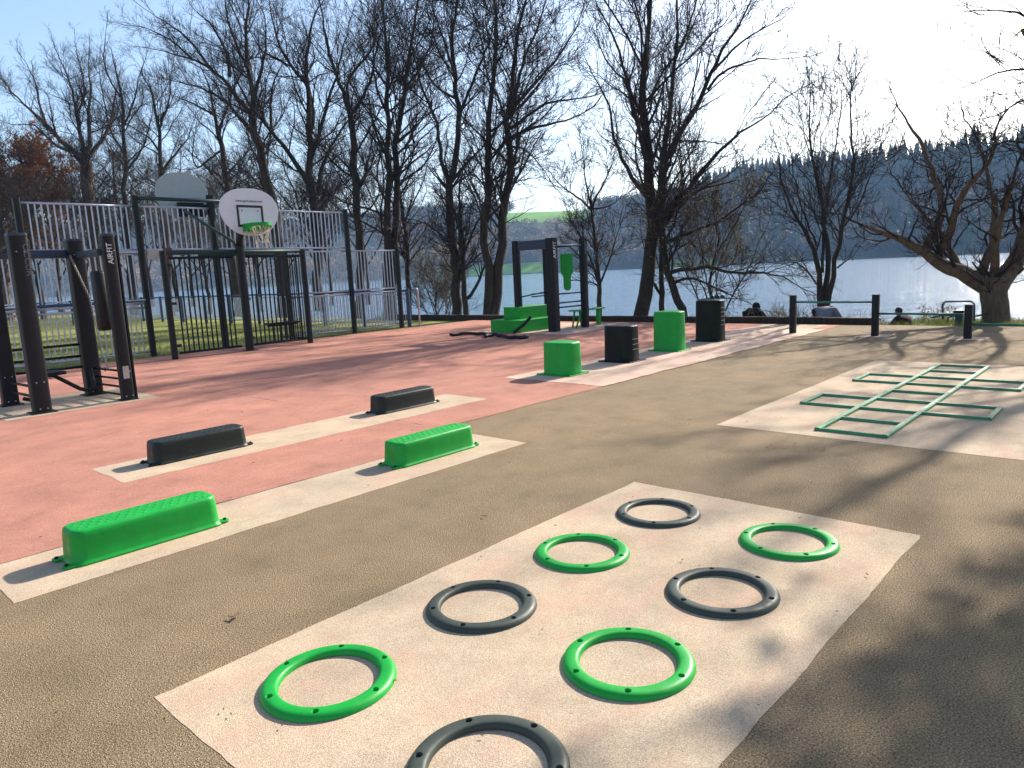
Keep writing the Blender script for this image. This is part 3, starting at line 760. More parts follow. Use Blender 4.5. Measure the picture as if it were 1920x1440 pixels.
t = thing('incline_bench', 'green flat bench on splayed legs to the right of the training station', 'bench', (16.2, 11.9, .008))
MB().box(-.75, .55, -.16, .16, .44, .48).build('seat', M['green'], t, False, .012)
for x in (-.7, -.3):
    MB().tube([(x+(.18 if x < -.5 else -.0), -.12, .44), (x-.12, -.14, .0)], .024, 8).build('leg', M['green'], t, True)
    MB().tube([(x+(.18 if x < -.5 else -.0), .12, .44), (x+.12, .16, .0)], .024, 8).build('leg', M['green'], t, True)
MB().box(.36, .46, -.05, .05, 0, .44).build('leg', M['green'], t, False, .008)

t = thing('battle_rope', 'thick black rope lying coiled on the red surface by the station', 'rope', (13.2, 12.4, .008))
pts = []
for i in range(90):
    u_ = i/89; pts.append((-.5+.9*math.sin(u_*19)*(.4+.6*u_)*.35 + .3*u_, -1.4+2.9*u_+.28*math.cos(u_*15), .03+.02*abs(math.sin(u_*33))))
MB().tube(pts, .042, 7).build('rope', M['rig'], t, True)
MB().tube([(.5, .1, .03), (.75, -.05, .22), (.95, -.12, .40)], .04, 8).build('handle', M['rig'], t, True)

# ------------------------------------------------------------------ equipment and bench beyond the kerb
def bank(x, y): return float(land_z(np.array(x), np.array(y)))
t = thing('exercise_machine', 'fitness machine with handlebars beyond the kerb, seen just above the tallest black box', 'fitness machine', (18.5, 9.25, bank(18.5, 9.25)))
z0 = -bank(18.5, 9.25)
MB().tube([(0, 0, 0), (0, 0, z0+.56)], .05, 10).build('column', M['gpost'], t, True)
MB().tube([(.0, .55, z0+.42), (0, .53, z0+.56), (0, .2, z0+.60), (0, -.2, z0+.60), (0, -.62, z0+.58)], .018, 8).build('handlebar', M['gpost'], t, True)
for y in (-.16, 0, .15): MB().ball((0, y, z0+.64), .075, (1, .9, .8)).build('pedal_hub', M['gpost'], t, True)
MB().tube([(0, -.2, z0+.66), (.0, -.05, z0+.73), (0, .12, z0+.64)], .014, 6).build('crank', M['gpost'], t, True)
t = thing('exercise_machine', 'fitness machine with a bent tube frame behind the third hurdle post', 'fitness machine', (18.4, 3.45, -.05))
MB().tube([(0, .32, .12), (0, .34, .46), (0, .28, .52), (0, -.2, .52), (0, -.27, .46), (0, -.28, .1)], .02, 8).build('tube_frame', M['bluesteel'], t, True)
MB().box(-.1, .1, -.07, .07, .0, .26).build('base_column', M['gpost'], t, False, .01)
MB().box(-.12, .12, -.10, .10, .27, .33).build('seat', M['rig'], t, False, .015)
MB().tube([(0, .55, .16), (0, .3, .22), (0, .05, .2), (0, -.2, .17), (0, -.55, .26)], .018, 8).build('foot_bar', M['gpost'], t, True)
MB().tube([(.1, .16, .18), (.12, .24, .16), (.12, .26, .04)], .018, 8).build('foot_bar', M['gpost'], t, True)
t = thing('park_bench', 'dark backless bench beyond the kerb between the first two hurdle posts', 'bench', (18.5, 5.48, bank(18.5, 5.48)))
zb = -bank(18.5, 5.48)
MB().box(-.18, .18, -.36, .36, zb+.02, zb+.09).build('seat', M['rig'], t, False, .015)
for y in (-.28, .28): MB().box(-.12, .12, y-.03, y+.03, -.1, zb+.02).build('leg', M['rig'], t, False, .006)

# ------------------------------------------------------------------ people sitting on the bank, backs to the camera
def skin_mesh(name, verts, edges, sub=2):
    me = bpy.data.meshes.new(name); me.from_pydata([v[:3] for v in verts], edges, [])
    o = bpy.data.objects.new(name, me); COL.objects.link(o)
    md = o.modifiers.new('skin', 'SKIN'); md.use_smooth_shade = True
    sk = me.skin_vertices[0].data
    for i, v in enumerate(verts):
        r = v[3] if isinstance(v[3], tuple) else (v[3], v[3]); sk[i].radius = r; sk[i].use_root = (i == 0)
    o.modifiers.new('sub', 'SUBSURF').levels = sub; o.modifiers['sub'].render_levels = sub
    dg = bpy.context.evaluated_depsgraph_get(); m2 = bpy.data.meshes.new_from_object(o.evaluated_get(dg)); bpy.data.objects.remove(o)
    m2.name = name; return m2
skinm = newmat('skin', (.45, .27, .20), .55)
def person(px, top_y, x, label, jacket, trouser, hairc, turn=0, hood=False, lean=0.0, tilt=0.0, knees=.30, sc=1.0, hun=0.0):
    pt = on_x(px, top_y, x); zg = pt.z - (.90-hun)*sc
    t = thing('person', label, 'person', (x, pt.y, zg), turn, None); t.scale = (sc,)*3
    V, E = [], []
    def add(v, par=None):
        V.append(v); 
        if par is not None: E.append((par, len(V)-1))
        return len(V)-1
    pel = add((0, 0, .12, (.13, .15)))
    sp1 = add((-.03, 0, .28, (.11, .14)), pel); sp2 = add((.0+lean*.4, tilt*.3, .43, (.115, .16)), sp1); ch = add((.04+lean*.7, tilt*.6, .56, (.11, .15)), sp2)
    nk = add((.06+lean+hun*.4, tilt, .655-hun*.35, .055), ch); hb = add((.085+lean+hun*.8, tilt*1.1, .72-hun*.7, .065), nk); hm_ = add((.095+lean+hun, tilt*1.2, .79-hun, (.085, .078)), hb); ht = add((.085+lean+hun, tilt*1.2, .85-hun, (.065, .06)), hm_)
    for s in (-1, 1):
        hp = add((.06, s*.10, .10, .085), pel); kn = add((.44, s*.13, knees, .058), hp); an = add((.66, s*.11, knees-.36, .04), kn); to = add((.84, s*.12, knees-.38, .033), an)
        sh = add((.03+lean*.7, s*.17+tilt*.6, .565, .058), ch); el = add((.14+lean, s*.25+tilt*.3, .36, .042), sh); wr = add((.36, s*.13, knees+.09, .028), el)
        pm = add((.41, s*.10, knees+.085, .026), wr)
        for q in range(4):
            f0 = add((.455, s*(.075+.02*q), knees+.078, .0095), pm); f1 = add((.485-.004*q, s*(.07+.019*q), knees+.055, .008), f0); add((.497-.006*abs(q-1.5), s*(.07+.018*q), knees+.03, .0065), f1)
        th = add((.415, s*.065, knees+.08, .010), pm); add((.44, s*.045, knees+.065, .008), th)
    bo = link('body', skin_mesh('body', V, E), skinm, t)
    # face
    hx, hy, hz = .095+lean+hun, tilt*1.2, .79-hun
    f = MB(); f.ball((hx+.088, hy, hz-.01), .016, (1, .8, 1.3)); f.build('nose', skinm, bo, True)
    for s in (-1, 1):
        MB().ball((hx+.075, hy+s*.03, hz+.02), .011).build('eye', M['ink'], bo, True)
        MB().ball((hx-.0, hy+s*.079, hz), .022, (.8, .4, 1.2)).build('ear', skinm, bo, True)
    f = MB(); f.ball((hx+.080, hy, hz-.045), .018, (.5, 1.2, .3)); f.build('mouth', newmat('lips', (.3, .12, .1), .5), bo, True)
    # jacket
    V2, E2 = [], []
    def ad2(v, par=None):
        V2.append(v)
        if par is not None: E2.append((par, len(V2)-1))
        return len(V2)-1
    a = ad2((-.01, 0, .06, (.18, .24))); b1 = ad2((-.04, 0, .26, (.18, .25)), a); b2 = ad2((.0+lean*.4, tilt*.3, .43, (.165, .235)), b1); b3 = ad2((.035+lean*.7, tilt*.6, .565, (.13, .17)), b2); b4 = ad2((.055+lean+hun*.3, tilt, .645-hun*.3, .085), b3)
    for s in (-1, 1):
        s1 = ad2((.02+lean*.7, s*.19+tilt*.6, .55, .085), b3); s2 = ad2((.12+lean, s*.28+tilt*.3, .35, .075), s1); ad2((.33, s*.15, knees+.09, .05), s2)
    link('jacket', skin_mesh('jacket', V2, E2), jacket, t)
    V3, E3 = [], []
    V3.append((0, 0, .10, (.15, .17)))
    for s in (-1, 1):
        n = len(V3); V3 += [(.07, s*.10, .10, .10), (.44, s*.13, knees, .075), (.64, s*.11, knees-.32, .055)]; E3 += [(0, n), (n, n+1), (n+1, n+2)]
    link('trousers', skin_mesh('trousers', V3, E3), trouser, t)
    hr = MB()
    if hood: hr.ball((hx-.02, hy, hz+.01), .115, (1, .92, 1.12), 14, 9); hr.ball((hx-.03, hy, hz-.1), .10, (1, 1.1, .8), 12, 7); nm = 'hood'
    else: hr.ball((hx-.02, hy, hz+.028), .098, (.98, .92, .98), 14, 9); nm = 'hair'
    hr.build(nm, hairc, t, True)
    for s in (-1, 1):
        MB().ball((.80, s*.12, knees-.37), .06, (1.9, .75, .75)).build('shoe', M['ink'], t, True)
    return t
def cloth(name, c):
    mt = newmat(name, c, .9, spec=.2); co = coords(mt)
    return finish(mt, mix(mt, noise(mt, co, 12, 4), c, tuple(x*.7 for x in c)), bump(mt, noise(mt, co, 14, 4), .6, .02))
person(1412, 569, 18.3, 'person in a black jacket sitting on the bank left of the first hurdle post', cloth('black_cloth', (.012, .014, .018)), cloth('dark_trousers', (.02, .022, .03)), cloth('black_hood', (.012, .014, .018)), 0, True, sc=1.0, hun=.13)
person(1547, 575, 18.3, 'person in a light grey jacket sitting beyond the kerb, head hidden by the green bar', cloth('grey_cloth', (.20, .21, .26)), cloth('jeans', (.05, .07, .12)), newmat('hair_grey', (.12, .11, .11), .8), 0, False, .05, 0, .3, 1.08, .26)
person(1697, 577, 18.3, 'person in dark maroon clothes sitting between the second and third hurdle posts', cloth('maroon_cloth', (.045, .018, .03)), cloth('maroon_trousers', (.04, .02, .03)), newmat('hair_dark', (.03, .02, .018), .8), R_(60), False, .06, 0, .3, .88, .06)

# ------------------------------------------------------------------ bare trees
def norm(a): return a/np.maximum(np.linalg.norm(a, axis=-1, keepdims=True), 1e-9)
def tubes(pts, rad, k):
    """pts (N,n,3) rad (N,n) -> V, F"""
    N, n, _ = pts.shape
    tan = norm(np.gradient(pts, axis=1))
    mean = norm(tan.mean(1)); ref = np.where(np.abs(mean[:, 2:3]) < .8, np.array([[0, 0, 1.]]), np.array([[1., 0, 0]]))
    u = norm(np.cross(tan, ref[:, None, :])); v = np.cross(tan, u)
    a = np.arange(k)*2*pi/k
    V = pts[:, :, None, :] + rad[:, :, None, None]*(u[:, :, None, :]*np.cos(a)[None, None, :, None] + v[:, :, None, :]*np.sin(a)[None, None, :, None])
    idx = np.arange(N*n*k).reshape(N, n, k); A = idx[:, :-1, :]; B = np.roll(idx, -1, 2)[:, :-1, :]; Cc = np.roll(idx, -1, 2)[:, 1:, :]; Dd = idx[:, 1:, :]
    return V.reshape(-1, 3), np.stack([A, B, Cc, Dd], -1).reshape(-1, 4)
def join(parts):
    Vs, Fs, o = [], [], 0
    for V, F in parts: Vs.append(V); Fs.append(F+o); o += len(V)
    return np.concatenate(Vs), Fs
def grow(P0, D0, L, r0, r1, n, jit, trop, rg, droop=0):
    N = len(P0); pts = np.zeros((N, n, 3)); pts[:, 0] = P0; d = norm(D0); step = (L/(n-1))[:, None]
    for i in range(1, n):
        d = norm(d + rg.normal(0, jit, (N, 3)) + np.array([0, 0, trop]) ); pts[:, i] = pts[:, i-1] + d*step
    s = np.linspace(0, 1, n)[None, :]; rad = r0[:, None]*(1-s) + r1[:, None]*s
    return pts, rad
def spawn(pts, rad, L, m_, t0, t1, lf, ang, n, jit, trop, rg, lmin, lmax, rf=.6, rmin=.004):
    N, k, _ = pts.shape
    cnt = np.maximum(1, np.floor(m_*np.clip(L/np.mean(L), .4, 2.2)+rg.uniform(0, 1, N))).astype(int)
    idx = np.repeat(np.arange(N), cnt); tt = rg.uniform(t0, t1, len(idx))
    x = tt*(k-1); i0 = np.minimum(x.astype(int), k-2); fr = (x-i0)[:, None]
    P0 = pts[idx, i0]*(1-fr) + pts[idx, i0+1]*fr; T = norm(pts[idx, i0+1]-pts[idx, i0]); rp_ = rad[idx, i0]*(1-fr[:, 0]) + rad[idx, i0+1]*fr[:, 0]
    q = norm(rg.normal(0, 1, (len(idx), 3))); q[:, 2] = q[:, 2]*.7+.15; q = norm(q - T*(q*T).sum(1, keepdims=True))
    a = np.radians(rg.normal(ang, ang*.28, len(idx)))[:, None]
    D0 = T*np.cos(a) + q*np.sin(a)
    Lc = np.clip(L[idx]*lf*(1.15-.6*tt)*rg.uniform(.65, 1.35, len(idx)), lmin, lmax)
    r0 = np.clip(rp_*rf*rg.uniform(.7, 1.1, len(idx)), rmin, .05)
    p, r = grow(P0, D0, Lc, r0, np.maximum(r0*.3, rmin*.7), n, jit, trop, rg)
    return p, r, Lc
def resample(pl, n):
    pl = np.array(pl, float); d = np.r_[0, np.cumsum(np.linalg.norm(np.diff(pl, axis=0), axis=1))]; s = np.linspace(0, d[-1], n)
    # smooth a little
    out = np.stack([np.interp(s, d, pl[:, i]) for i in range(3)], 1)
    for _ in range(2): out[1:-1] = .25*out[:-2]+.5*out[1:-1]+.25*out[2:]
    return out, d[-1]
def tree_meshes(limbs, rads, rg, dens=1.0, fine=1.0, lmax=(3.2, 1.5, .8), jit=.13, trop=.05, rmin=.0045, leaves=None, spread=36, t0=.22):
    """limbs: list of polylines in tree space, rads: list of (r0,r1)"""
    n = 14; pts = []; rad = []; L = []
    tp = []
    for pl, (a, b_) in zip(limbs, rads):
        q, l = resample(pl, n); q[1:-1] += rg.normal(0, .018*l/4, (n-2, 3)); pts.append(q); rad.append(np.linspace(a, b_, n)**1.0); L.append(l)
    pts = np.array(pts); rad = np.array(rad); L = np.array(L)
    sh_ = np.array([.88 if l[0][2] < .4 else .70 for l in limbs])[:, None]; rad *= sh_
    for i, (a, b_) in enumerate(rads):
        if limbs[i][0][2] < .4: rad[i, 0] *= 1.25; rad[i, 1] *= 1.06
    trunk = join([tubes(pts, rad, 10)])
    isT = np.array([ (l[0][2] < .4) for l in limbs]); start = np.where(isT, .42, t0)
    parts = []
    p1, r1, L1 = [], [], []
    for msk, tt0 in ((isT, .45), (~isT, t0)):
        if msk.any():
            a, b_, c_ = spawn(pts[msk], rad[msk], L[msk], 11*dens, tt0, 1.0, .46, spread+3, 9, jit*1.35, trop*1.3, rg, 1.0, lmax[0]*1.2, .42, rmin*1.8); p1.append(a); r1.append(b_); L1.append(c_)
    # continuation tips
    ok = rad[:, -1] < .09; nk_ = int(ok.sum()); d_ = norm(pts[ok, -1]-pts[ok, -2])
    if nk_: a, b_ = grow(pts[ok, -1], d_, np.full(nk_, lmax[0]*.55), rad[ok, -1], rad[ok, -1]*.3, 9, jit, trop, rg); p1.append(a); r1.append(b_); L1.append(np.full(nk_, lmax[0]*.55))
    p1 = np.concatenate(p1); r1 = np.concatenate(r1); L1 = np.concatenate(L1)
    parts.append(tubes(p1, r1, 5))
    p2, r2, L2 = spawn(p1, r1, L1, 6*dens, .15, 1, .50, spread, 7, jit*1.5, trop, rg, .45, lmax[1], .55, rmin*1.25)
    parts.append(tubes(p2, r2, 4))
    p3, r3, L3 = spawn(p2, r2, L2, 4.2*dens*fine, .12, 1, .55, spread-2, 4, jit*1.3, trop, rg, .25, lmax[2], .65, rmin)
    parts.append(tubes(p3, r3, 3))
    if fine > .75:
        p4, r4, L4 = spawn(p3, r3, L3, 1.5*fine, .2, 1, .6, spread-4, 3, jit*1.3, trop, rg, .15, lmax[2]*.6, .7, rmin*.8)
        parts.append(tubes(p4, r4, 3))
    else: p4 = p3
    crown = join(parts); lv = None
    if leaves:
        cnt, size = leaves; src = p4.reshape(-1, 3); k = rg.integers(0, len(src), cnt); c_ = src[k] + rg.normal(0, .05, (cnt, 3))
        lv = leaf_quads(c_, size, rg)
    return trunk, crown, lv
def leaf_quads(c, size, rg):
    n = len(c); u = norm(rg.normal(0, 1, (n, 3))); v = norm(np.cross(u, rg.normal(0, 1, (n, 3)))); s = size*rg.uniform(.6, 1.3, (n, 1))
    V = np.stack([c-u*s, c-v*s*.55, c+u*s, c+v*s*.55], 1).reshape(-1, 3)
    return V, np.arange(n*4).reshape(n, 4)
def make_tree(name, label, base, meshes, bk='bark', tw='twig', leafm=None, group=None):
    t = thing(name, label, 'tree', base, 0, group)
    (tv, tf), (cv, cf), lv = meshes
    link('trunk', np_mesh('trunk', tv, tf), M[bk], t, True)
    cr = link('crown', np_mesh('crown', cv, cf), M[tw], t, False)
    if lv is not None: link('leaves', np_mesh('leaves', lv[0], [lv[1]]), M[leafm], cr, False)
    return t
def zc1(x, y): return (x/3, y/3)
def zc2(x, y): return (560+x/2.322, y/2.322)
def zc3(x, y): return (1200+x/2.25, y/2.25)
tseed = [100]
def traced(label, name, zc, basepx, X, trunkr, paths, dens=1., fine=1., lmax=(3.2, 1.5, .8), bk='bark', tw='twig', leaves=None, leafm=None, rmin=.0045, spread=36, jit=.13, trop=.06):
    """paths: list of (pixels, r0 factor, r1 factor, depth drift). The picture outline is set at the tree's own distance, limbs lean in and out of it"""
    tseed[0] += 1; rg = np.random.default_rng(tseed[0])
    bp = on_x(basepx, 560, X); by = bp.y; bz = bank(X, by)-.1
    base = Vector((X, by, bz)); hd = Vector((X, by, 0)); dist = hd.length; hd.normalize()
    limbs, rads = [], []
    for (pp, f0, f1, dr) in paths:
        pl = []; tot = len(pp)-1
        for i, q in enumerate(pp):
            px, py = zc(*q); d = ray(px, py); s = (dist + dr*(i/max(1, tot)))/(d.x*hd.x+d.y*hd.y)
            P = CAM + d*s - base; pl.append((P.x, P.y, P.z))
        if pl[0][2] < .45:
            pl[0] = (pl[0][0], pl[0][1], 0.0)
        limbs.append(pl); rads.append((trunkr*f0, trunkr*f1))
    ms = tree_meshes(limbs, rads, rg, dens, fine, lmax, jit, trop, rmin, leaves, spread)
    return make_tree(name, label, base, ms, bk, tw, leafm)
BT = 'bare_tree'
#T11 big tree in the middle right
traced('tall bare tree right of centre with wide crown, standing behind the two rear jump boxes', BT, zc3, 1205, 19.4, .33, [
 ([(0,1345),(22,1200),(50,1050),(58,950),(50,850),(35,700),(25,600),(15,450),(10,300),(30,150),(45,0)], 1, .22, 0),
 ([(60,970),(85,800),(100,650),(115,550),(130,420),(150,250),(165,150),(155,0)], .5, .13, 1.6),
 ([(60,1000),(130,870),(180,820),(230,760),(270,710),(330,640),(420,560),(520,500)], .45, .09, -1.5),
 ([(95,700),(130,620),(200,520),(250,430),(300,350),(310,250),(370,180),(430,100),(470,0)], .42, .10, 1.0),
 ([(285,380),(330,310),(380,290),(480,250),(580,250)], .2, .06, -1.0),
 ([(310,300),(400,200),(500,130),(600,80)], .18, .06, 1.2),
 ([(50,850),(0,800),(-60,700),(-110,600),(-130,430),(-190,330)], .35, .08, 1.4),
 ([(40,750),(10,600),(-30,450),(-60,300),(-100,170),(-160,60)], .35, .09, -1.4),
 ([(25,560),(-20,420),(-70,330),(-150,260),(-180,160)], .25, .06, .9),
 ([(150,250),(200,130),(240,0),(260,-100)], .18, .06, -.8)], dens=.92, fine=1.2, rmin=.0055)
traced('thin dark tree stem beside the big forked tree, right behind the green jump box', BT, zc3, 1243, 19.8, .13, [
 ([(95,1340),(95,1200),(90,1100),(85,1000),(95,880),(110,760),(120,640)], 1, .3, 0),
 ([(92,1250),(50,1180),(38,1130),(20,1050)], .6, .2, .5),
 ([(88,1050),(140,960),(170,850),(190,700)], .5, .12, -.5)], dens=.8, lmax=(2.2, 1.1, .6))
traced('leaning tree with long low branches reaching right over the seated people', BT, zc3, 1280, 19.6, .19, [
 ([(185,1345),(165,1260),(125,1190),(105,1100),(95,1000),(100,900),(90,800)], 1, .4, 0),
 ([(130,1150),(200,1130),(300,1125),(420,1160),(540,1140),(640,1190)], .5, .12, -1.0),
 ([(150,1190),(210,1165),(290,1200),(370,1240),(440,1270)], .35, .1, .8),
 ([(110,1020),(240,970),(330,940),(420,870),(500,810)], .45, .1, -.8),
 ([(100,940),(180,860),(260,790),(340,760),(420,700)], .4, .1, 1.0)], dens=.75, fine=1.1, rmin=.005, lmax=(2.4, 1.2, .6), leaves=(500, .035), leafm='budleaf', trop=0.0)
traced('vase shaped tree with several stems rising behind the first green bar', BT, zc3, 1545, 19.7, .12, [
 ([(762,1300),(755,1150),(745,1050),(700,980),(640,900),(600,800),(590,700)], 1, .2, 0),
 ([(775,1300),(790,1180),(800,1080),(780,900),(760,800),(720,650),(705,500),(720,380)], 1, .15, .7),
 ([(788,1300),(820,1150),(830,1050),(860,900),(900,750),(910,650),(880,500),(890,380)], .9, .15, -.7),
 ([(770,1150),(770,950),(800,750),(840,550),(850,450)], .5, .15, 1.1),
 ([(745,1200),(700,1130),(640,1100),(590,1120)], .3, .1, .3),
 ([(832,1130),(870,1100),(900,1080)], .3, .1, .3),
 ([(840,980),(920,880),(960,770),(1000,680)], .35, .1, -.9),
 ([(745,1040),(690,900),(650,760),(640,640),(600,560)], .35, .1, .6)], dens=.78, fine=1.2, lmax=(2.0, 1.1, .6), rmin=.005)
traced('thick short tree at the right edge forking into two heavy brown limbs', BT, zc3, 1870, 18.9, .37, [
 ([(1508,1370),(1498,1290),(1490,1230),(1492,1170)], .82, .8, 0),
 ([(1480,1215),(1380,1160),(1290,1130),(1220,1080),(1150,1030),(1080,1000),(1000,980),(940,950)], .8, .12, -.6),
 ([(1505,1215),(1560,1140),(1600,1080),(1620,1000),(1650,900),(1640,750)], .85, .25, .8),
 ([(1200,1068),(1240,980),(1290,900),(1260,800),(1220,700),(1190,600),(1130,520)], .42, .1, 1.0),
 ([(1240,1090),(1310,1000),(1330,860),(1400,760),(1480,700),(1500,600)], .4, .1, -1.0),
 ([(1440,1190),(1430,1140),(1470,1080),(1500,1000),(1500,880),(1470,760),(1440,620)], .42, .1, .6),
 ([(1480,1180),(1505,1110),(1500,1060),(1510,950),(1560,820),(1590,700)], .38, .1, -.7),
 ([(1400,1165),(1320,1110),(1290,1000),(1190,900),(1110,800)], .35, .08, .9),
 ([(1620,1000),(1700,900),(1760,780),(1780,600)], .5, .15, -1.0)], dens=.72, fine=1.15, bk='bark2', tw='twig', lmax=(2.2, 1.2, .65), jit=.19, rmin=.005, spread=44)
traced('small bare tree with round crown behind the green bench', BT, zc2, 1122, 20.2, .13, [
 ([(1310,1375),(1308,1230),(1298,1100),(1285,1000),(1275,920)], 1, .4, 0),
 ([(1305,1230),(1270,1120),(1235,1050),(1200,980)], .45, .15, .5),
 ([(1310,1240),(1350,1140),(1375,1060),(1400,980)], .45, .15, -.5),
 ([(1275,915),(1230,870),(1180,840),(1120,790),(1080,720)], .45, .1, .7),
 ([(1275,915),(1290,860),(1330,800),(1370,700),(1380,640)], .45, .1, -.6),
 ([(1272,900),(1250,800),(1240,700),(1230,640)], .4, .1, .5),
 ([(1280,910),(1350,900),(1420,850)], .35, .1, -.4)], dens=.85, fine=1.2, rmin=.005, lmax=(1.8, 1.0, .55))
traced('V shaped pair of tall trunks left of the training station', BT, zc2, 912, 19.2, .30, [
 ([(822,1375),(815,1200),(815,1000),(820,800),(825,600),(820,450),(850,330),(870,200),(850,60),(840,-60)], .85, .2, 0),
 ([(848,1375),(870,1150),(900,950),(915,780),(920,600),(915,480),(920,380),(935,250),(960,120),(990,0)], 1, .2, 1.0),
 ([(925,600),(1000,560),(1100,540),(1180,520),(1260,480)], .32, .07, -1.2),
 ([(918,480),(980,420),(1060,330),(1130,250),(1200,150),(1230,60)], .35, .08, 1.4),
 ([(920,560),(960,540),(1020,480),(1100,440),(1220,430),(1300,410)], .3, .07, -.6),
 ([(915,500),(960,330),(1000,200),(1060,80),(1080,-40)], .35, .08, 1.0),
 ([(920,640),(970,640),(1030,690),(1080,760)], .2, .06, .6),
 ([(820,640),(860,560),(900,520),(960,420)], .25, .06, -.8),
 ([(820,760),(780,700),(740,620),(700,560)], .2, .06, .8)], dens=1.15, fine=1.2, rmin=.006)
traced('tall bare tree with swollen foot at the kerb left of the V shaped trunks', BT, zc2, 858, 19.3, .26, [
 ([(688,1375),(685,1280),(690,1180),(665,1050),(655,900),(655,780)], 1.1, .75, 0),
 ([(660,790),(690,640),(700,500),(690,430),(680,330),(665,200),(680,60),(700,-60)], .7, .2, .8),
 ([(655,790),(625,730),(622,640),(600,530),(540,390),(500,260),(480,120)], .45, .1, -1.2),
 ([(665,790),(740,700),(800,640),(850,590)], .4, .1, .8),
 ([(700,500),(740,400),(790,280),(840,160),(860,40)], .35, .08, -.8),
 ([(690,430),(620,400),(560,330),(520,220)], .3, .08, 1.0),
 ([(680,330),(640,200),(600,80),(560,-20)], .3, .08, -.7)], dens=1.15, fine=1.2, rmin=.006)
traced('short forked tree with a cut stub growing beside the swollen foot tree', BT, zc2, 878, 19.5, .17, [
 ([(730,1375),(725,1280),(715,1200),(715,1100),(700,960),(695,860),(710,760)], 1, .25, 0),
 ([(735,1300),(770,1262),(800,1180),(830,1100),(880,1000)], .6, .15, .6),
 ([(718,1110),(760,1000),(800,930),(840,860)], .5, .12, -.6),
 ([(712,1020),(680,940),(650,860)], .35, .12, .4)], dens=.9, lmax=(2.2, 1.1, .6))
traced('slender crooked tree just right of the pen corner', BT, zc2, 765, 19.8, .17, [
 ([(482,1375),(475,1200),(468,1000),(452,900),(430,820),(420,700)], 1, .35, 0),
 ([(460,960),(500,880),(540,800),(560,720)], .4, .12, .6),
 ([(440,860),(400,800),(380,720),(340,640)], .4, .12, -.6),
 ([(468,1040),(520,960),(570,930)], .3, .1, .5)], dens=.9, lmax=(2.4, 1.2, .6), leaves=(700, .035), leafm='brownleaf')
traced('twin straight trunks rising behind the right end of the pen', BT, zc2, 735, 18.7, .28, [
 ([(385,1375),(388,1100),(392,950),(395,800),(390,650),(385,500),(390,400),(395,280),(380,150),(360,0)], 1, .2, 0),
 ([(412,1375),(415,1090),(418,900),(425,750),(430,600),(440,480),(470,380),(480,260),(500,100),(520,0)], .95, .2, .9),
 ([(430,620),(500,560),(560,500),(620,460)], .3, .07, -1.0),
 ([(420,780),(480,720),(560,660),(610,600)], .28, .07, 1.0),
 ([(392,700),(340,600),(310,480),(300,350)], .3, .08, -.8),
 ([(390,500),(340,400),(320,250),(330,100)], .3, .08, .8),
 ([(470,380),(530,300),(580,180),(590,60)], .28, .08, -.6)], dens=1.2)
traced('tall crooked tree behind the high barred panel, left of the twin trunks', BT, zc2, 675, 18.6, .25, [
 ([(268,1375),(266,1090),(262,950),(245,750),(235,600),(225,500)], 1, .6, 0),
 ([(228,520),(195,400),(160,330),(140,250),(110,120),(90,0)], .55, .15, .8),
 ([(225,500),(280,430),(320,330),(340,200),(380,80)], .45, .12, -.8),
 ([(215,450),(205,340),(260,290),(320,230),(340,120),(330,0)], .4, .1, 1.0),
 ([(240,680),(290,600),(330,520),(380,440)], .3, .08, -.7),
 ([(250,800),(200,700),(170,600)], .25, .08, .6),
 ([(262,950),(320,900),(360,820),(390,740)], .25, .08, .6)], dens=1.1)
traced('large many limbed tree towering behind the white backboard', BT, zc1, 590, 18.4, .36, [
 ([(1790,1750),(1780,1400),(1765,1150),(1745,1020),(1740,900),(1745,780),(1740,640)], 1, .5, 0),
 ([(1742,800),(1770,600),(1710,430),(1620,370),(1560,250),(1530,100)], .5, .12, 1.0),
 ([(1740,1040),(1650,900),(1530,730),(1440,650),(1380,550),(1320,420)], .5, .1, -1.4),
 ([(1740,660),(1735,500),(1720,350),(1740,200),(1780,60)], .5, .12, .6),
 ([(1745,900),(1800,740),(1850,560),(1900,400),(1930,260)], .45, .1, -.8),
 ([(1790,1100),(1800,960),(1860,820),(1920,740),(1980,640)], .45, .1, 1.2),
 ([(1530,730),(1520,600),(1540,450),(1580,380)], .3, .08, .8),
 ([(1620,370),(1560,330),(1480,300),(1420,200)], .25, .08, -.6)], dens=1.25)
traced('leaning tree sweeping left above the pen with very wide crown', BT, zc1, 515, 18.4, .34, [
 ([(1600,1760),(1560,1300),(1540,1150),(1500,1000),(1460,880),(1430,750),(1420,650)], 1, .6, 0),
 ([(1422,660),(1430,550),(1400,400),(1380,250),(1390,100),(1400,-60)], .6, .15, .6),
 ([(1430,660),(1340,560),(1270,450),(1180,380),(1080,330),(960,300)], .5, .09, -1.6),
 ([(1420,750),(1330,640),(1270,560),(1160,500),(1000,460)], .42, .08, 1.4),
 ([(1430,540),(1470,400),(1500,250),(1490,100)], .4, .1, -.8),
 ([(1290,430),(1280,300),(1200,150),(1100,60)], .35, .08, 1.0),
 ([(1400,400),(1330,260),(1280,120),(1260,-20)], .35, .08, -1.0),
 ([(1180,380),(1080,240),(960,140),(860,80)], .3, .07, .8),
 ([(1080,330),(980,240),(880,180),(800,150)], .22, .06, -.5)], dens=1.25)
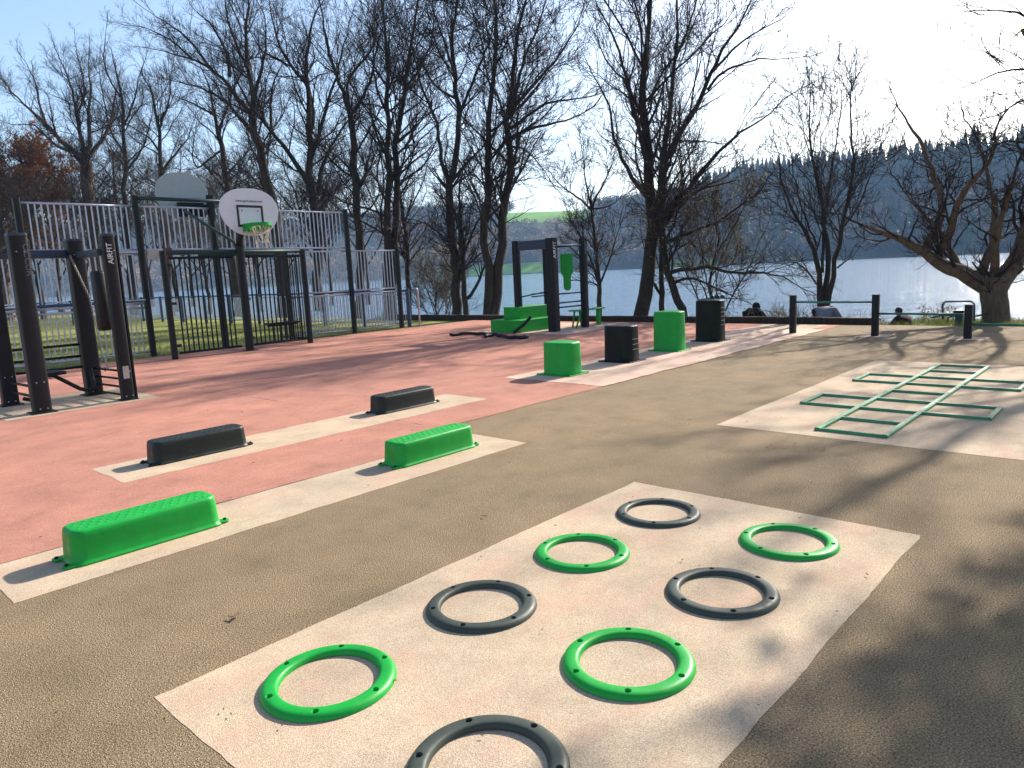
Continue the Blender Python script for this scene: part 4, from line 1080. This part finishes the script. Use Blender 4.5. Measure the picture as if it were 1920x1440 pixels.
traced('bare tree with arching limbs seen behind the far backboard', BT, zc1, 425, 18.6, .27, [
 ([(1340,1760),(1300,1300),(1290,1100),(1280,980),(1240,850),(1225,740)], 1, .5, 0),
 ([(1228,750),(1200,600),(1180,480),(1130,380)], .5, .12, .8),
 ([(1240,850),(1170,900),(1110,960),(1080,880),(1090,800)], .35, .1, -.8),
 ([(1225,760),(1260,650),(1300,560),(1310,450)], .4, .1, .6),
 ([(1280,980),(1350,900),(1400,850),(1420,780)], .35, .1, -.6),
 ([(1210,650),(1120,600),(1040,560),(980,540)], .35, .08, .9)], dens=1.1)
traced('dark straight tree between the two left hand high panels', BT, zc1, 302, 18.8, .27, [
 ([(960,1760),(915,1200),(905,980),(910,850),(890,700),(860,550)], 1, .3, 0),
 ([(905,980),(980,870),(1060,780),(1080,700)], .45, .1, .8),
 ([(908,870),(850,780),(780,740),(720,700)], .4, .1, -.8),
 ([(895,720),(940,620),(960,500),(950,400)], .4, .1, .7),
 ([(905,1060),(840,1010),(780,1000)], .3, .1, .6)], dens=1.1)
traced('dense bare tree behind the second tall fence post', BT, zc1, 238, 18.8, .30, [
 ([(760,1760),(710,1300),(705,1100),(710,950),(715,850),(700,700),(690,560),(660,420)], 1, .2, 0),
 ([(712,900),(640,780),(600,660),(580,540),(560,400)], .4, .1, .9),
 ([(712,960),(790,860),(840,720),(860,580)], .4, .1, -.9),
 ([(700,700),(760,560),(780,420),(820,330)], .35, .1, 1.0),
 ([(690,560),(620,460),(580,340),(590,240)], .3, .1, -.8)], dens=1.2)
traced('large spreading tree with stout lit trunk at the left, above the fence', BT, zc1, 172, 17.5, .50, [
 ([(590,1760),(520,1300),(500,1150),(482,1000),(482,900)], 1, .8, 0),
 ([(480,900),(400,850),(330,770),(260,700),(180,620),(100,560),(40,480)], .5, .09, 1.4),
 ([(475,890),(450,750),(440,640),(410,520),(380,420),(340,340)], .45, .09, -1.2),
 ([(495,890),(540,820),(600,770),(620,680),(640,600),(660,480)], .45, .09, 1.2),
 ([(485,890),(510,760),(490,640),(510,500),(500,360)], .45, .09, -.8),
 ([(400,850),(330,830),(250,760),(200,700),(120,700)], .3, .08, -1.0),
 ([(260,700),(220,580),(200,460),(160,380)], .25, .07, .9),
 ([(440,640),(480,520),(460,400),(430,290)], .25, .07, .7)], dens=1.25, bk='bark2', jit=.16)
# T16: the tree just outside the right edge; its twigs reach into the picture and it shades the court
def proc_tree(seed, H, r, spread_, nl, dens, fine, lmax, start=.3, leaves=None, rmin=.005, lean=(0, 0), jit=.14, trop=.04):
    rg = np.random.default_rng(seed); limbs = [[(0, 0, 0), (lean[0]*.2+rg.normal(0, .1), lean[1]*.2, H*.25), (lean[0]*.5, lean[1]*.5+rg.normal(0, .2), H*.5), (lean[0]*.8+rg.normal(0, .3), lean[1]*.8, H*.72), (lean[0], lean[1], H*.86)]]
    rads = [(r, r*.2)]; tr = np.array(limbs[0])
    for i in range(nl):
        u_ = start + (.8-start)*i/(nl-1); z = H*u_; a = i*2.4+rg.uniform(-.4, .4); R = spread_*(1.05-.55*(u_-start))*rg.uniform(.75, 1.1)
        bx, by = np.interp(z, tr[:, 2], tr[:, 0]), np.interp(z, tr[:, 2], tr[:, 1]); up_ = H*(.92-u_)*rg.uniform(.55, .95)+.6
        limbs.append([(bx, by, max(z, .5)), (bx+R*.3*cos(a), by+R*.3*sin(a), z+up_*.25), (bx+R*.65*cos(a+.1), by+R*.65*sin(a+.1), z+up_*.6), (bx+R*cos(a+.05), by+R*sin(a+.05), z+up_)])
        rads.append((r*(.5-.25*u_), r*.09))
    return tree_meshes(limbs, rads, rg, dens, fine, lmax, jit, trop, rmin, leaves)
traced('bare tree just outside the right edge whose fine twigs reach into the top right corner', BT, lambda x, y: (x, y), 2260, 16.4, .2, [
 ([(2260,640),(2250,480),(2200,330),(2120,180),(2075,-20),(2070,-200)], 1, .3, 0),
 ([(2190,320),(2040,200),(1960,130),(1900,125),(1840,150)], .4, .08, .5),
 ([(2140,220),(2020,80),(1940,40),(1890,10),(1850,20)], .38, .08, -.5),
 ([(2220,400),(2060,330),(1950,270),(1890,255),(1840,290)], .4, .08, .9),
 ([(2100,120),(2000,-40),(1930,-70),(1880,-60)], .35, .08, .4),
 ([(2150,240),(2180,60),(2200,-60)], .35, .1, .3),
 ([(2230,420),(2280,300),(2260,200)], .35, .1, -.5),
 ([(2205,350),(2060,220),(1990,160),(1930,180),(1880,210)], .3, .08, -1.2)], dens=.75, fine=1.2, lmax=(1.5, .8, .45), rmin=.0045, jit=.17)
make_tree('ivy_tree', 'broad low ivy grown tree outside the right edge shading the near ground', (7.9, -2.85, -.1), proc_tree(42, 7.6, .30, 3.7, 14, 1.1, .9, (2.2, 1.2, .7), .2, leaves=(42000, .07)), 'bark', 'twig', 'ivy')
make_tree('ivy_tree', 'taller ivy grown tree outside the right edge, farther from the camera', (12.6, -2.5, -.1), proc_tree(43, 9.5, .30, 3.9, 14, 1.1, .8, (2.2, 1.2, .7), .25, leaves=(30000, .065)), 'bark', 'twig', 'ivy')

# background trees beyond the pen: four patterns copied
protos = []
bgspots = [(-60, 50, 0.90), (30, 62, 0.95), (95, 58, 0.78), (130, 75, 0.90), (205, 66, 0.84), (262, 60, 0.78), (345, 58, 0.78), (375, 72, 0.78), (468, 55, 0.67), (555, 60, 0.69), (632, 52, 0.67), (700, 50, 0.67), (-150, 58, 1.01), (60, 80, 0.90), (300, 82, 0.84), (450, 80, 0.73), (180, 52, 0.62), (500, 48, 0.56), (8, 47, 0.56), (405, 50, 0.56)]
bglabels = ['bare background tree at the far left edge behind the brown leaved one', 'bare background tree left of the stout lit trunk', 'background tree just left of the stout lit trunk, thin stems', 'distant pale tree directly behind the spreading left tree', 'background tree between the stout trunk and the second fence post',
 'background tree right of the second tall fence post', 'background tree directly behind the grey backboard', 'more distant tree behind the pole of the grey backboard', 'background tree right behind the white backboard', 'background tree just left of the towering many limbed tree',
 'background tree between the towering tree and the crooked tree', 'low background tree behind the right end of the pen', 'background tree beyond the left picture edge', 'distant tree seen above the rig posts', 'distant tree in the gap left of the grey backboard', 'distant tree seen between the two backboards',
 'low bushy tree below the spreading left tree', 'low bushy tree right of the white backboard', 'low bushy tree behind the black rig', 'low bushy tree behind the brace of the white backboard']
for i in range(4):
    ms = proc_tree(60+i, 15, .26, 4.6+.4*i, 11, 1.0, .8, (3.0, 1.5, .8), .22, rmin=.007, jit=.17)
    protos.append(ms)
pt_objs = []
for i, (px, dist, sc) in enumerate(bgspots):
    a = col_angle(px); x, y = dist*cos(a), dist*sin(a)
    loc = (x, y, bank(min(x, 17), y)-.1)
    if i < 4:
        t = make_tree(BT, bglabels[i], loc, protos[i], 'bark', 'twig2' if i % 2 else 'twig', None, 'background trees beyond the ball court'); pt_objs.append(t)
    else:
        t = copy_tree(pt_objs[i % 4]); t['label'] = bglabels[i]; t.location = loc
    t.rotation_euler = (0, 0, i*1.7); t.scale = (sc, sc, sc*(1+.1*((i*7) % 3-1)))
make_tree('beech_tree', 'beech still holding rust brown leaves at the left edge', on_x(14, 560, 13.2).to_tuple()[:2]+(-.1,), proc_tree(77, 12.0, .28, 4.4, 14, 1.0, .9, (2.4, 1.2, .7), .2, leaves=(26000, .085), rmin=.006), 'bark2', 'twig2', 'brownleaf')
for px, X, H, s_, lab in ((822, 20.6, 3.6, 81, 'leafy bush hanging over the water left of the swollen foot tree'), (1340, 20.4, 5.6, 82, 'young tree with first yellow green leaves behind the tallest black box')):
    p = on_x(px, 560, X); make_tree('young_tree', lab, (X, p.y, bank(X, p.y)-.1), proc_tree(s_, H, .09, H*.36, 10, .9, .8, (1.5, .8, .5), .12, leaves=(1500, .035)), 'bark', 'twig2', 'budleaf')

# ------------------------------------------------------------------ bank plants
def shrub(label, px, X, H, n, seed, mat='reed', spread_=.45, name='bank_shrub', leaves=0, zoff=0):
    rg = np.random.default_rng(seed); p = on_x(px, 570, X); z = bank(X, p.y)
    t = thing(name, label, 'plant', (X, p.y, z-.03), 0)
    P0 = rg.normal(0, spread_*.35, (n, 3)); P0[:, 2] = 0; D = np.stack([rg.normal(0, .32, n), rg.normal(0, .38, n), np.full(n, 1.)], 1)
    L = H*rg.uniform(.5, 1.1, n); a, b_ = grow(P0, D, L, np.full(n, .007), np.full(n, .003), 7, .12, .02, rg)
    c_, d_, e_ = spawn(a, b_, L, 4, .3, 1, .4, 35, 4, .12, .05, rg, .08, H*.5, .7, .003)
    v, f = join([tubes(a, b_, 3), tubes(c_, d_, 3)]); st = link('stems', np_mesh('stems', v, f), M['twig2'], t, False)
    if leaves:
        src = np.concatenate([a.reshape(-1, 3), c_.reshape(-1, 3)]); k = rg.integers(0, len(src), leaves)
        v, f = leaf_quads(src[k]*np.array([1, 1, .75]) + rg.normal(0, .04, (leaves, 3)), .03, rg); link('foliage', np_mesh('foliage', v, [f]), M[mat], t, False)
for a in (('dry twiggy shrub just right of the tallest black box', 1352, 18.9, .75, 26, 1, 'reed', .7, 'bank_shrub', 200),
          ('low dry weeds by the person in black', 1378, 18.6, .55, 20, 2, 'reed', .5, 'bank_shrub', 200),
          ('dark twiggy shrub left of the first hurdle post', 1462, 18.7, .95, 40, 3, 'reed', .6, 'bank_shrub', 500),
          ('olive brown shrub right of the first hurdle post', 1498, 18.8, .9, 36, 4, 'grassblade', .55, 'bank_shrub', 700),
          ('thin twigs left of the person in grey', 1525, 19.0, .7, 18, 5, 'reed', .4, 'bank_shrub', 120),
          ('thin upright twigs above the dark bench', 1602, 19.0, .9, 16, 6, 'reed', .5, 'bank_shrub', 40),
          ('tan bush hidden partly by the second hurdle post', 1655, 19.0, .8, 60, 7, 'reed', .7, 'bank_shrub', 1600),
          ('sparse dry stems left of the bent tube machine', 1755, 19.2, .5, 22, 8, 'reed', .6, 'bank_shrub', 260),
          ('thin bare stems behind the second green box', 1262, 19.0, 1.0, 10, 9, 'reed', .5, 'bank_shrub', 0)): shrub(*a)
def grass_patch(name, n, xr, yr, hr, seed, mat):
    rg = np.random.default_rng(seed); x = rg.uniform(*xr, n); y = rg.uniform(*yr, n); z = land_z(x, y)
    c = np.stack([x, y, z], 1); a = rg.uniform(0, 2*pi, n); h = rg.uniform(*hr, n)[:, None]; w_ = .006
    u_ = np.stack([np.cos(a), np.sin(a), np.zeros(n)], 1)*w_; ln_ = np.stack([rg.normal(0, .35, n), rg.normal(0, .35, n), np.ones(n)], 1)*h
    V = np.stack([c-u_, c+u_, c+ln_], 1).reshape(-1, 3); o = link(name, np_mesh(name, V, [np.arange(n*3).reshape(n, 3)]), M[mat], None, False)
    return tag(o, kind='stuff')
grass_patch('bank_grass', 9000, (17.65, 19.6), (-2, 4.9), (.04, .16), 1, 'grassblade')
grass_patch('kerb_grass', 9000, (17.9, 18.6), (4.9, 24), (.05, .26), 2, 'reed')
grass_patch('pen_grass', 26000, (3, 14.8), (18.3, 30), (.02, .06), 3, 'grassblade')
grass_patch('wall_foot_grass', 5000, (3, 15), (17.72, 18.2), (.03, .09), 4, 'grassblade')

# ------------------------------------------------------------------ far woods
def conifer_cloud(P, H, W, rg, tiers=7, k=8):
    """stacked ragged cones, one array for all trees"""
    n = len(P); parts = []
    for t_ in range(tiers):
        f = t_/tiers; z0 = (.10+.86*f)*H; zt = np.minimum(z0+H*(.30-.1*f), H*1.02); R = W*(1-f)**.85+.12*H*.1
        a = np.arange(k)*2*pi/k
        ph = rg.uniform(0, 6.28, (n, 1)); rad = R[:, None]*rg.uniform(.6, 1.2, (n, k)); zz = z0[:, None] - rg.uniform(0, .06, (n, k))*H[:, None]
        ring = np.stack([P[:, 0, None]+rad*np.cos(a+ph), P[:, 1, None]+rad*np.sin(a+ph), P[:, 2, None]+zz], -1)
        tip = np.stack([P[:, 0]+rg.normal(0, .05, n), P[:, 1], P[:, 2]+zt], -1)[:, None, :]
        V = np.concatenate([ring, tip], 1); i = np.arange(k); F = np.stack([i, (i+1) % k, np.full(k, k)], 1)
        parts.append((V.reshape(-1, 3), (F[None]+(np.arange(n)*(k+1))[:, None, None]).reshape(-1, 3)))
    return join(parts)
def far_points(n, pxr, tr_, rg):
    px = rg.uniform(*pxr, n); t_ = rg.uniform(*tr_, n); out = []
    for p, q in zip(px, t_):
        a = col_angle(p); sh, _ = far_params(p); d = sh+RUN*q; out.append((d*cos(a), d*sin(a), float(far_z(p, q))-.3))
    return np.array(out)
rg = np.random.default_rng(9)
P = np.concatenate([far_points(1900, (1310, 2500), (.45, 1.0), rg), far_points(260, (1330, 2400), (.02, .3), rg)])
H = rg.uniform(9, 23, len(P)); v, f = conifer_cloud(P, H, H*.17, rg)
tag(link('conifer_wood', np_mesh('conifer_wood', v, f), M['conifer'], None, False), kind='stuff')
def bare_cloud(P, H, rg, k=46, size=1.1):
    n = len(P); d = norm(rg.normal(0, 1, (n, k, 3))); r = rg.uniform(.25, 1, (n, k, 1))**.6
    c_ = P[:, None, :] + d*r*H[:, None, None]*np.array([.42, .42, .45]) + np.array([0, 0, .52])*H[:, None, None]
    return leaf_quads(c_.reshape(-1, 3), size, rg)
def wood(name, n, pxr, tr_, mat, hr=(8, 14), k=110, size=.95, seed=0):
    rg = np.random.default_rng(seed); P = far_points(n, pxr, tr_, rg); v, f = bare_cloud(P, rg.uniform(*hr, n), rg, k, size)
    tag(link(name, np_mesh(name, v, [f]), M[mat], None, False), kind='stuff')
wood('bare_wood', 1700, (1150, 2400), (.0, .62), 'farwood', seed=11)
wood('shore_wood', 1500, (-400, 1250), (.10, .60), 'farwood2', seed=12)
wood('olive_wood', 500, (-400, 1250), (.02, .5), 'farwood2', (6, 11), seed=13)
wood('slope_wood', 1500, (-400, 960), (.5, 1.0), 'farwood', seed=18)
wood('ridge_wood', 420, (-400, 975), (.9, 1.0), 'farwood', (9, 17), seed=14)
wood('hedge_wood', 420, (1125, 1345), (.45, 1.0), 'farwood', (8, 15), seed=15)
# tall conifers that stand out on the skyline
rgc = np.random.default_rng(21); cf = []
for i in range(3):
    v, f = conifer_cloud(np.zeros((1, 3)), np.array([1.0]), np.array([.17]), rgc, 10, 11); cf.append(np_mesh('conifer_crown', v, f)); cf[-1].materials.append(M['conifer'])
tk = MB().tube([(0, 0, -.05), (0, 0, .3)], [.02, .012], 6); tkm = bpy.data.meshes.new('conifer_trunk'); tkm.from_pydata(tk.v, [], tk.f); tkm.materials.append(M['bark'])
for i in range(52):
    px = 1335 + (1990-1335)*(i+rgc.uniform(-.3, .3))/52; q = rgc.uniform(.86, 1.0); a = col_angle(px); sh, _ = far_params(px); d = sh+RUN*q
    h_ = rgc.uniform(14, 26)*(1.25 if 1640 < px < 1740 or 1800 < px < 1850 or px > 1900 else (.95 if px < 1500 else .72))
    t = tag(empty('conifer', (d*cos(a), d*sin(a), float(far_z(px, q))-.3)), 'tall dark conifer standing out on the wooded skyline across the lake', 'tree', 'conifers along the far ridge')
    t.scale = (h_, h_, h_)
    for nm, me in (('crown', cf[i % 3]), ('trunk', tkm)):
        o = bpy.data.objects.new(nm, me); COL.objects.link(o); o.parent = t

# ------------------------------------------------------------------ fallen leaves
lfm = newmat('fallen_leaf', (.13, .075, .035), .8)
def leaf(px, py, s, rz, label=None):
    p = ground_at(px, py, .012); b = MB(); n = 10; v = []
    for i in range(n):
        a = 2*pi*i/n; r = s*(.55+.45*abs(math.cos(a)))*(1+.25*math.sin(i*2.3+rz)); v.append((r*cos(a), r*.55*sin(a), s*.25*abs(math.sin(a*1.5+rz))))
    v2 = [(x, y, z+.0015) for x, y, z in v]
    b.loft([v, v2]); o = b.build('fallen_leaf', lfm); o.location = p; o.rotation_euler = (0, 0, rz)
    tag(o, label or 'small brown dead leaf or crumb lying on the rubber ground', 'leaf', 'dead leaves scattered on the ground')
leaf(443, 1155, .028, .5, 'curled brown leaf on the tan surface left of the ring pad'); leaf(432, 1157, .016, 1.9, 'small brown crumb touching the curled leaf on the tan surface')
leaf(908, 968, .02, 2., 'thin brown leaf on the tan surface between strip and ring pad')
leaf(1546, 841, .022, .2, 'dark leaf on the near edge of the hopscotch pad')
leaf(1753, 866, .02, .9); leaf(1400, 790, .016, 1.1, 'dark leaf on the left corner of the hopscotch pad')
rl = random.Random(12)
for i in range(100):
    px, py = rl.uniform(0, 1900), 640 + 790*rl.random()**1.6
    leaf(px, py, rl.uniform(.004, .011)*(1 if py > 900 else 1.6), rl.uniform(0, 6))

# ------------------------------------------------------------------ haze
hz = newmat('haze_air'); ntz = hz.node_tree; ntz.nodes.remove(ntz.nodes['Principled BSDF'])
vol = ntz.nodes.new('ShaderNodeVolumePrincipled'); vol.inputs['Color'].default_value = (.42, .66, 1, 1); vol.inputs['Density'].default_value = .00026; vol.inputs['Anisotropy'].default_value = 0.0
ntz.links.new(vol.outputs[0], ntz.nodes['Material Output'].inputs['Volume'])
tag(MB().box(-420, 1750, -1250, 1550, -4.5, 190).build('haze', hz), kind='stuff')
